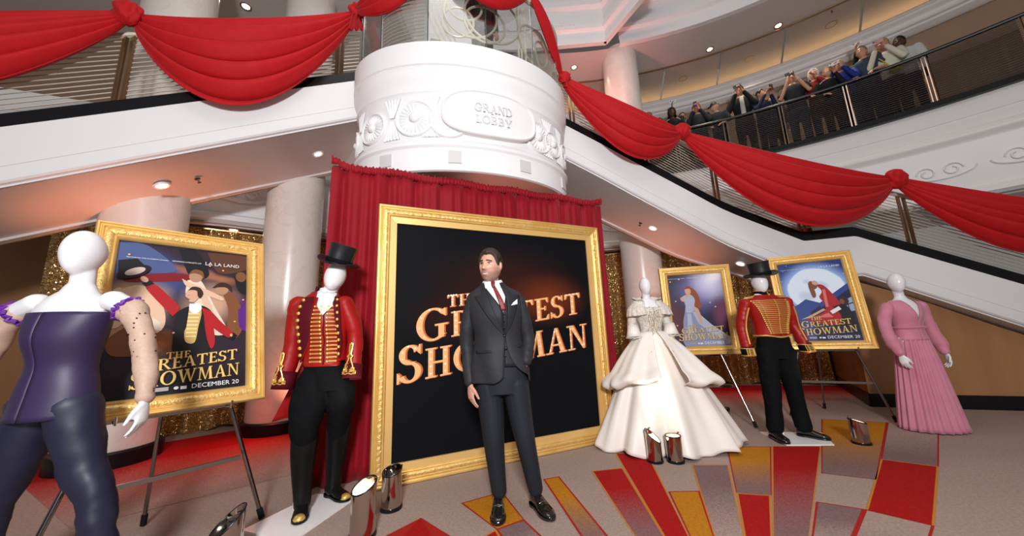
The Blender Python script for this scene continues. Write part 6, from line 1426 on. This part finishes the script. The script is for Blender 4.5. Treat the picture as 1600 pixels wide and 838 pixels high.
def crowd(label, R, deg, Ht, yaw, arms, skin, hair, hstyle, top, legs, head=(0, 0), long_sleeve=True, lean=0.0, ph=None, extra=None, zf=4.8, xy=None):
    p = ring(R, deg, zf) if xy is None else V((*xy, zf))
    base = atan2(0.0 - p.x, -(0.0 - p.y))   # face the atrium
    rz = atan2(-(p.x - .3), (p.y - 1.0)) + 0.0
    rz = math.atan2(p.x - 0.6, -(p.y - 1.0)) + pi   # -y turned toward the point (0.6, 1.0)
    rz = -math.atan2(p.x - 0.6, p.y - 1.0) + yaw
    t = thing('person', label, 'person', p, rz); k = Ht / 1.75; t.scale = (k, k, k)
    ly = lambda z: -lean * max(0, z - .95)
    T = Torso([(.88, 0, ly(.9), .165, .120), (1.05, 0, ly(1.05), .148, .108), (1.20, 0, ly(1.2), .158, .112), (1.34, 0, ly(1.34), .178, .118), (1.42, 0, ly(1.42), .170, .10), (1.47, 0, ly(1.47), .10, .075), (1.50, 0, ly(1.50), .062, .058)])
    hc = (0, ly(1.6) - .015, 1.62); HPp = pose(hc, head[0], head[1], 0, .98)
    b = MB(); T.loft(b, off=-.012, n=20, k=10); hmb = head_mb(True, 40, 30); xf(hmb, HPp, b); b.limb([(0, ly(1.42) + .015, 1.42), (0, ly(1.5) + .008, 1.50), (0, ly(1.56), 1.57)], [.055, .05, .05], 12, 3)
    A = []
    for s in (-1, 1):
        S = V((s * .185, ly(1.40), 1.40)); kind = arms[0 if s < 0 else 1]
        if kind == 'phone': E_, H_ = V((s * .235, -.13 + ly(1.2), 1.17)), V((s * .055, -.24 + ly(1.5), 1.50))
        elif kind == 'chin': E_, H_ = V((s * .225, -.14 + ly(1.2), 1.18)), V((s * .03, -.16 + ly(1.5), 1.49))
        elif kind == 'high': E_, H_ = V((s * .26, -.10, 1.62)), V((s * .20, -.16, 1.90))
        elif kind == 'rail': E_, H_ = V((s * .26, -.02 + ly(1.2), 1.16)), V((s * .15, -.20 + ly(1.1), 1.08))
        else: E_, H_ = V((s * .23, .03, 1.14)), V((s * .22, -.04, .90))
        M_ = S.lerp(E_, .55) + V((s * .012, 0, 0)); A.append((S, M_, E_, H_)); b.limb([S, M_, E_, E_.lerp(H_, .6), H_], [.046, .042, .036, .032, .025], 10, 3)
        D = (H_ - E_).normalized(); N = V((-s * .9, -.3, 0)) if kind in ('phone', 'chin', 'high') else V((0, .2, -1))
        hand_mb(b, H_ + D * .02, D * .8 + V((0, -.1, .25)) if kind in ('phone', 'chin') else D, N, V((0, -1, 0)) if kind in ('phone', 'high', 'chin') else V((-s, 0, 0)), .95, .5 if kind in ('phone', 'high') else .25)
    body = remesh(b, 'body', skinm(skin), .010, t, 1, .4)
    g = MB(); T.loft(g, .90, 1.455, .010, 20, 10)
    for S, M_, E_, H_ in A:
        W = E_.lerp(H_, .86); g.limb([S, M_, E_] + ([E_.lerp(H_, .5), W] if long_sleeve else []) if long_sleeve else [S, S.lerp(M_, .6), M_.lerp(E_, .25)], [.066, .060, .052, .046, .040] if long_sleeve else [.066, .064, .060], 12, 3)
    remesh(g, 'top', flat(top), .016, t, 2)
    q = legs_mb(Torso([(.82, 0, 0, .155, .115), (.92, 0, 0, .162, .118), (1.0, 0, 0, .150, .110)]), [([(s * .085, 0, .85), (s * .095, 0, .48), (s * .10, .02, .09)], [.095, .072, .06]) for s in (-1, 1)]); remesh(q, 'trousers', flat(legs), .018, t, 2)
    for s in (-1, 1): q = MB(); shoe_mb(q, (s * .10, .09, 0), (s * .15, -1), .27); q.build('shoe', M['leather'], t)
    hm = MB()
    if hstyle == 'short': xf(hair_mb(HL_SHORT, .012, .010, nu=48, nv=30, strand=.002), HPp, hm)
    elif hstyle == 'thin': xf(hair_mb([(0, .118), (.8, .110), (1.3, .06), (1.6, .03), (2.2, -.03), (3.15, -.05)], .006, .0, nu=48, nv=30, strand=.001), HPp, hm)
    elif hstyle == 'bun':
        xf(hair_mb(HL_SHORT, .014, .012, nu=48, nv=30), HPp, hm); q = MB(); q.sphere((0, .11, .06), .045, 14, 10); xf(q, HPp, hm)
    elif hstyle == 'cap':
        q = MB(); q.grid(lambda u, v: head_pt((cos(.12 + 1.4*v) * sin(2*pi*u), -cos(.12 + 1.4*v) * cos(2*pi*u), sin(.12 + 1.4*v) ), False) * 1.12 + V((0, 0, .012)), 36, 10, cu=True); q.grid(lambda u, v: V(((u - .5) * .14, -.10 - .07 * v * (1 - (2*u-1)**2 * .6), .050 - .012 * v)), 10, 4); xf(q, HPp, hm)
    elif hstyle in ('long', 'bob'):
        xf(hair_mb([(0, .082), (.6, .078), (.9, .045), (1.15, -.04), (1.4, -.13), (3.15, -.13)], .018, .014, .004, nu=60, nv=40, strand=.004), HPp, hm)
        L = .22 if hstyle == 'long' else .10; q = MB()
        def cur(u, v):
            a = 1.15 + (2*pi - 2.3) * u; z = -.01 - L * v; return V(((.088 + .018 * v) * sin(a), .008 - (.098 + .006 * v) * cos(a) * .95, z)) + V((0, .004 * sin(a * 14), 0))
        q.grid(cur, 40, 8); q2 = MB(); q2.grid(lambda u, v: cur(u, v) * .84 + V((0, .01, 0)), 40, 8); xf(q, HPp, hm); xf(q2, HPp, hm)
    if hm.v: hm.build('hair', hairm(hair), t, ang=180)
    for s in (-1, 1):
        e = MB(); e.sphere(face_pt(s * .031, .016) + V((0, .003, 0)), (.011, .007, .006), 8, 6); q = MB(); xf(e, HPp, q); q.build('eye', M['iris'], t)
    if extra: extra(t, T, HPp, A)
    if ph:
        bpy.context.view_layer.update(); mw = Matrix.Translation(p) @ Matrix.Rotation(rz, 4, 'Z') @ Matrix.Scale(k, 4)
        lab, off, land, c, which = ph; Hh = (A[0][3] + A[1][3]) / 2 if which == 2 else A[which][3]; phone(lab, mw @ (Hh + V(off)), rz, -.1, c, land)
    return t
BLK = (.010, .010, .012); NAVY = (.012, .018, .05); JEAN = (.045, .07, .12)
def ex_stripes(t, T, HPp, A):
    for s in (-1, 1): q = MB(); q.tube([T.front(s * (.07 + .05 * j), 1.44 - .03 * j * j * .4, .018) for j in range(3)], .010, 6); q.build('jacket_stripe', flat((.45, .43, .42)), t)
def ex_beard(t, T, HPp, A):
    e = MB(); e.grid(lambda u, v: face_pt((u - .5) * .11 * (1 - .35 * v), -.035 - .075 * v, .006), 12, 8); q = MB(); xf(e, HPp, q); solid(q.build('beard', hairm((.03, .018, .012)), t), .008)
def ex_open(c):
    def f(t, T, HPp, A): T.patch('shirt_front', flat(c), t, [(1.0, -.03), (1.46, -.02)], [(1.0, .055), (1.46, .05)], .020, 4, 8)
    return f
def ex_glass(t, T, HPp, A):
    for s in (-1, 1):
        e = MB(); c = face_pt(s * .033, .016) + V((0, -.012, 0)); e.tube([c + V((.022 * cos(2*pi*j/16), 0, .017 * sin(2*pi*j/16))) for j in range(16)], .0025, 5, closed=True); q = MB(); xf(e, HPp, q); q.build('spectacle_rim', M['black'], t)
def ex_watch(t, T, HPp, A):
    S, M_, E_, H_ = A[1]; c = E_.lerp(H_, .86); q = MB(); d = (H_ - E_).normalized(); q.tube([c - d * .012, c + d * .012], .034, 12, caps=True); q.build('watch', flat((.5, .5, .5)), t)
def ex_bag(t, T, HPp, A):
    q = MB(); q.tube([T.front(-.10 + .06 * j, 1.42 - .14 * j, .02) for j in range(4)], .012, 6); q.build('bag_strap', flat((.45, .38, .05)), t); q = MB(); q.sphere(T.front(.09, 1.0, .05), (.08, .04, .09), 12, 8); q.build('bag', flat((.40, .36, .04)), t)
crowd('person with pale hair and black top, leftmost of the crowd by the column', 8.97, 75.0, 1.80, .1, ('down', 'down'), FAIR, (.20, .16, .13), 'bob', BLK, BLK)
crowd('short dark-haired person peeking low over the red swag', 8.93, 73.5, 1.58, .2, ('rail', 'rail'), TANS, (.02, .014, .012), 'short', (.10, .05, .04), BLK)
crowd('person with black bob and black jacket with pale stripes, arms on the rail', 8.95, 71.6, 1.74, .1, ('rail', 'rail'), DARK, (.008, .007, .007), 'bob', BLK, BLK, extra=ex_stripes, head=(0, .15), lean=.12)
crowd('bearded person in white shirt raising a white phone overhead', 9.16, 69.9, 1.74, .0, ('high', 'down'), TANS, (.02, .014, .010), 'short', (.62, .62, .64), BLK, head=(-.1, -.3), extra=ex_beard, ph=('white phone held high above the crowd by a bearded person', (.04, -.03, .12), True, (.85, .85, .86), 0))
crowd('person with long auburn hair and dark patterned dress holding a purple phone', 8.97, 68.0, 1.76, -.05, ('phone', 'phone'), FAIR, (.19, .065, .025), 'long', (.020, .022, .028), (.03, .04, .05), ph=('purple phone held by the person with auburn hair', (.0, -.075, .08), False, (.06, .04, .14), 2))
crowd('person in a black cap and grey T-shirt leaning on the rail and looking left', 8.97, 65.4, 1.62, -.2, ('rail', 'rail'), FAIR, BLK, 'cap', (.035, .038, .045), BLK, head=(-1.0, .25), long_sleeve=False, lean=.2)
crowd('tall person in black jacket and pale shirt filming with a phone', 8.97, 62.2, 1.92, .0, ('phone', 'phone'), FAIR, (.03, .02, .014), 'short', BLK, BLK, extra=ex_open((.45, .45, .42)), ph=('dark phone held up by the tall person in a black jacket', (-.02, -.075, .08), True, (.05, .07, .08), 2))
crowd('person in navy with dark hair in a bun turned to the right with a phone', 8.97, 59.9, 1.66, .7, ('phone', 'phone'), TANS, (.012, .010, .010), 'bun', NAVY, NAVY, head=(.4, 0), ph=('dark phone held by the person in navy with a bun', (.04, -.075, .10), False, (.05, .03, .03), 2))
crowd('dark-haired person half hidden behind the person in navy', 9.28, 58.5, 1.58, .1, ('down', 'down'), TANS, (.015, .012, .010), 'short', NAVY, BLK)
crowd('balding person in dark polo shirt and jeans filming with a phone', 8.97, 56.2, 1.82, .1, ('phone', 'phone'), FAIR, (.12, .07, .05), 'thin', (.012, .016, .022), JEAN, long_sleeve=False, extra=ex_watch, ph=('dark phone held by the balding person in a polo shirt', (-.03, -.075, .07), True, (.04, .06, .07), 2))
crowd('white-haired person in a dark red sweater with hand to mouth', 8.98, 53.9, 1.72, .1, ('rail', 'chin'), FAIR, (.55, .53, .52), 'bob', (.20, .012, .014), (.05, .01, .014))
crowd('stooping grey-haired person in a black and white jacket beside the red sweater', 8.95, 52.8, 1.56, .3, ('rail', 'phone'), FAIR, (.30, .25, .23), 'short', BLK, BLK, lean=.25, extra=ex_stripes)
crowd('blond person in bright blue top holding a pale phone sideways', 8.97, 51.3, 1.70, -.1, ('phone', 'phone'), FAIR, (.42, .30, .17), 'short', (.015, .03, .22), NAVY, ph=('pale silver phone held sideways by the blond person in blue', (-.02, -.075, .07), True, (.55, .57, .62), 2))
crowd('dark-haired person in blue between the blond and the grey-blue T-shirt', 9.22, 50.6, 1.66, .0, ('down', 'down'), TANS, (.015, .010, .010), 'short', (.015, .03, .16), BLK)
crowd('older person in a grey-blue T-shirt with hands on the rail at right', 8.97, 49.1, 1.82, -.1, ('rail', 'rail'), FAIR, (.20, .13, .10), 'short', (.03, .05, .085), NAVY, long_sleeve=False)
crowd('person with blonde hair, cream top and yellow bag holding a pink phone', 8.95, 47.3, 1.78, -.1, ('phone', 'phone'), FAIR, (.40, .25, .11), 'bob', (.62, .62, .50), BLK, extra=ex_bag, ph=('pink phone held in front of the face above a cream top', (.0, -.075, .07), True, (.62, .36, .38), 2))
crowd('person in black behind the cream top raising a small camera high', 9.26, 47.9, 1.74, .0, ('high', 'down'), TANS, (.02, .015, .012), 'short', BLK, BLK, ph=('small silver camera held high above the right of the crowd', (.03, -.03, .11), True, (.45, .45, .50), 0))
crowd('person with glasses and white shirt at the right end of the crowd', 9.1, 45.8, 1.78, -.1, ('down', 'down'), DARK, (.010, .008, .008), 'short', (.55, .55, .55), BLK, extra=ex_glass)
crowd('person in black with long brown hair seen through the drum glass', 9, 0, 1.66, .2, ('down', 'down'), FAIR, (.16, .075, .03), 'long', BLK, BLK, xy=(-.30, 4.25), zf=4.75)
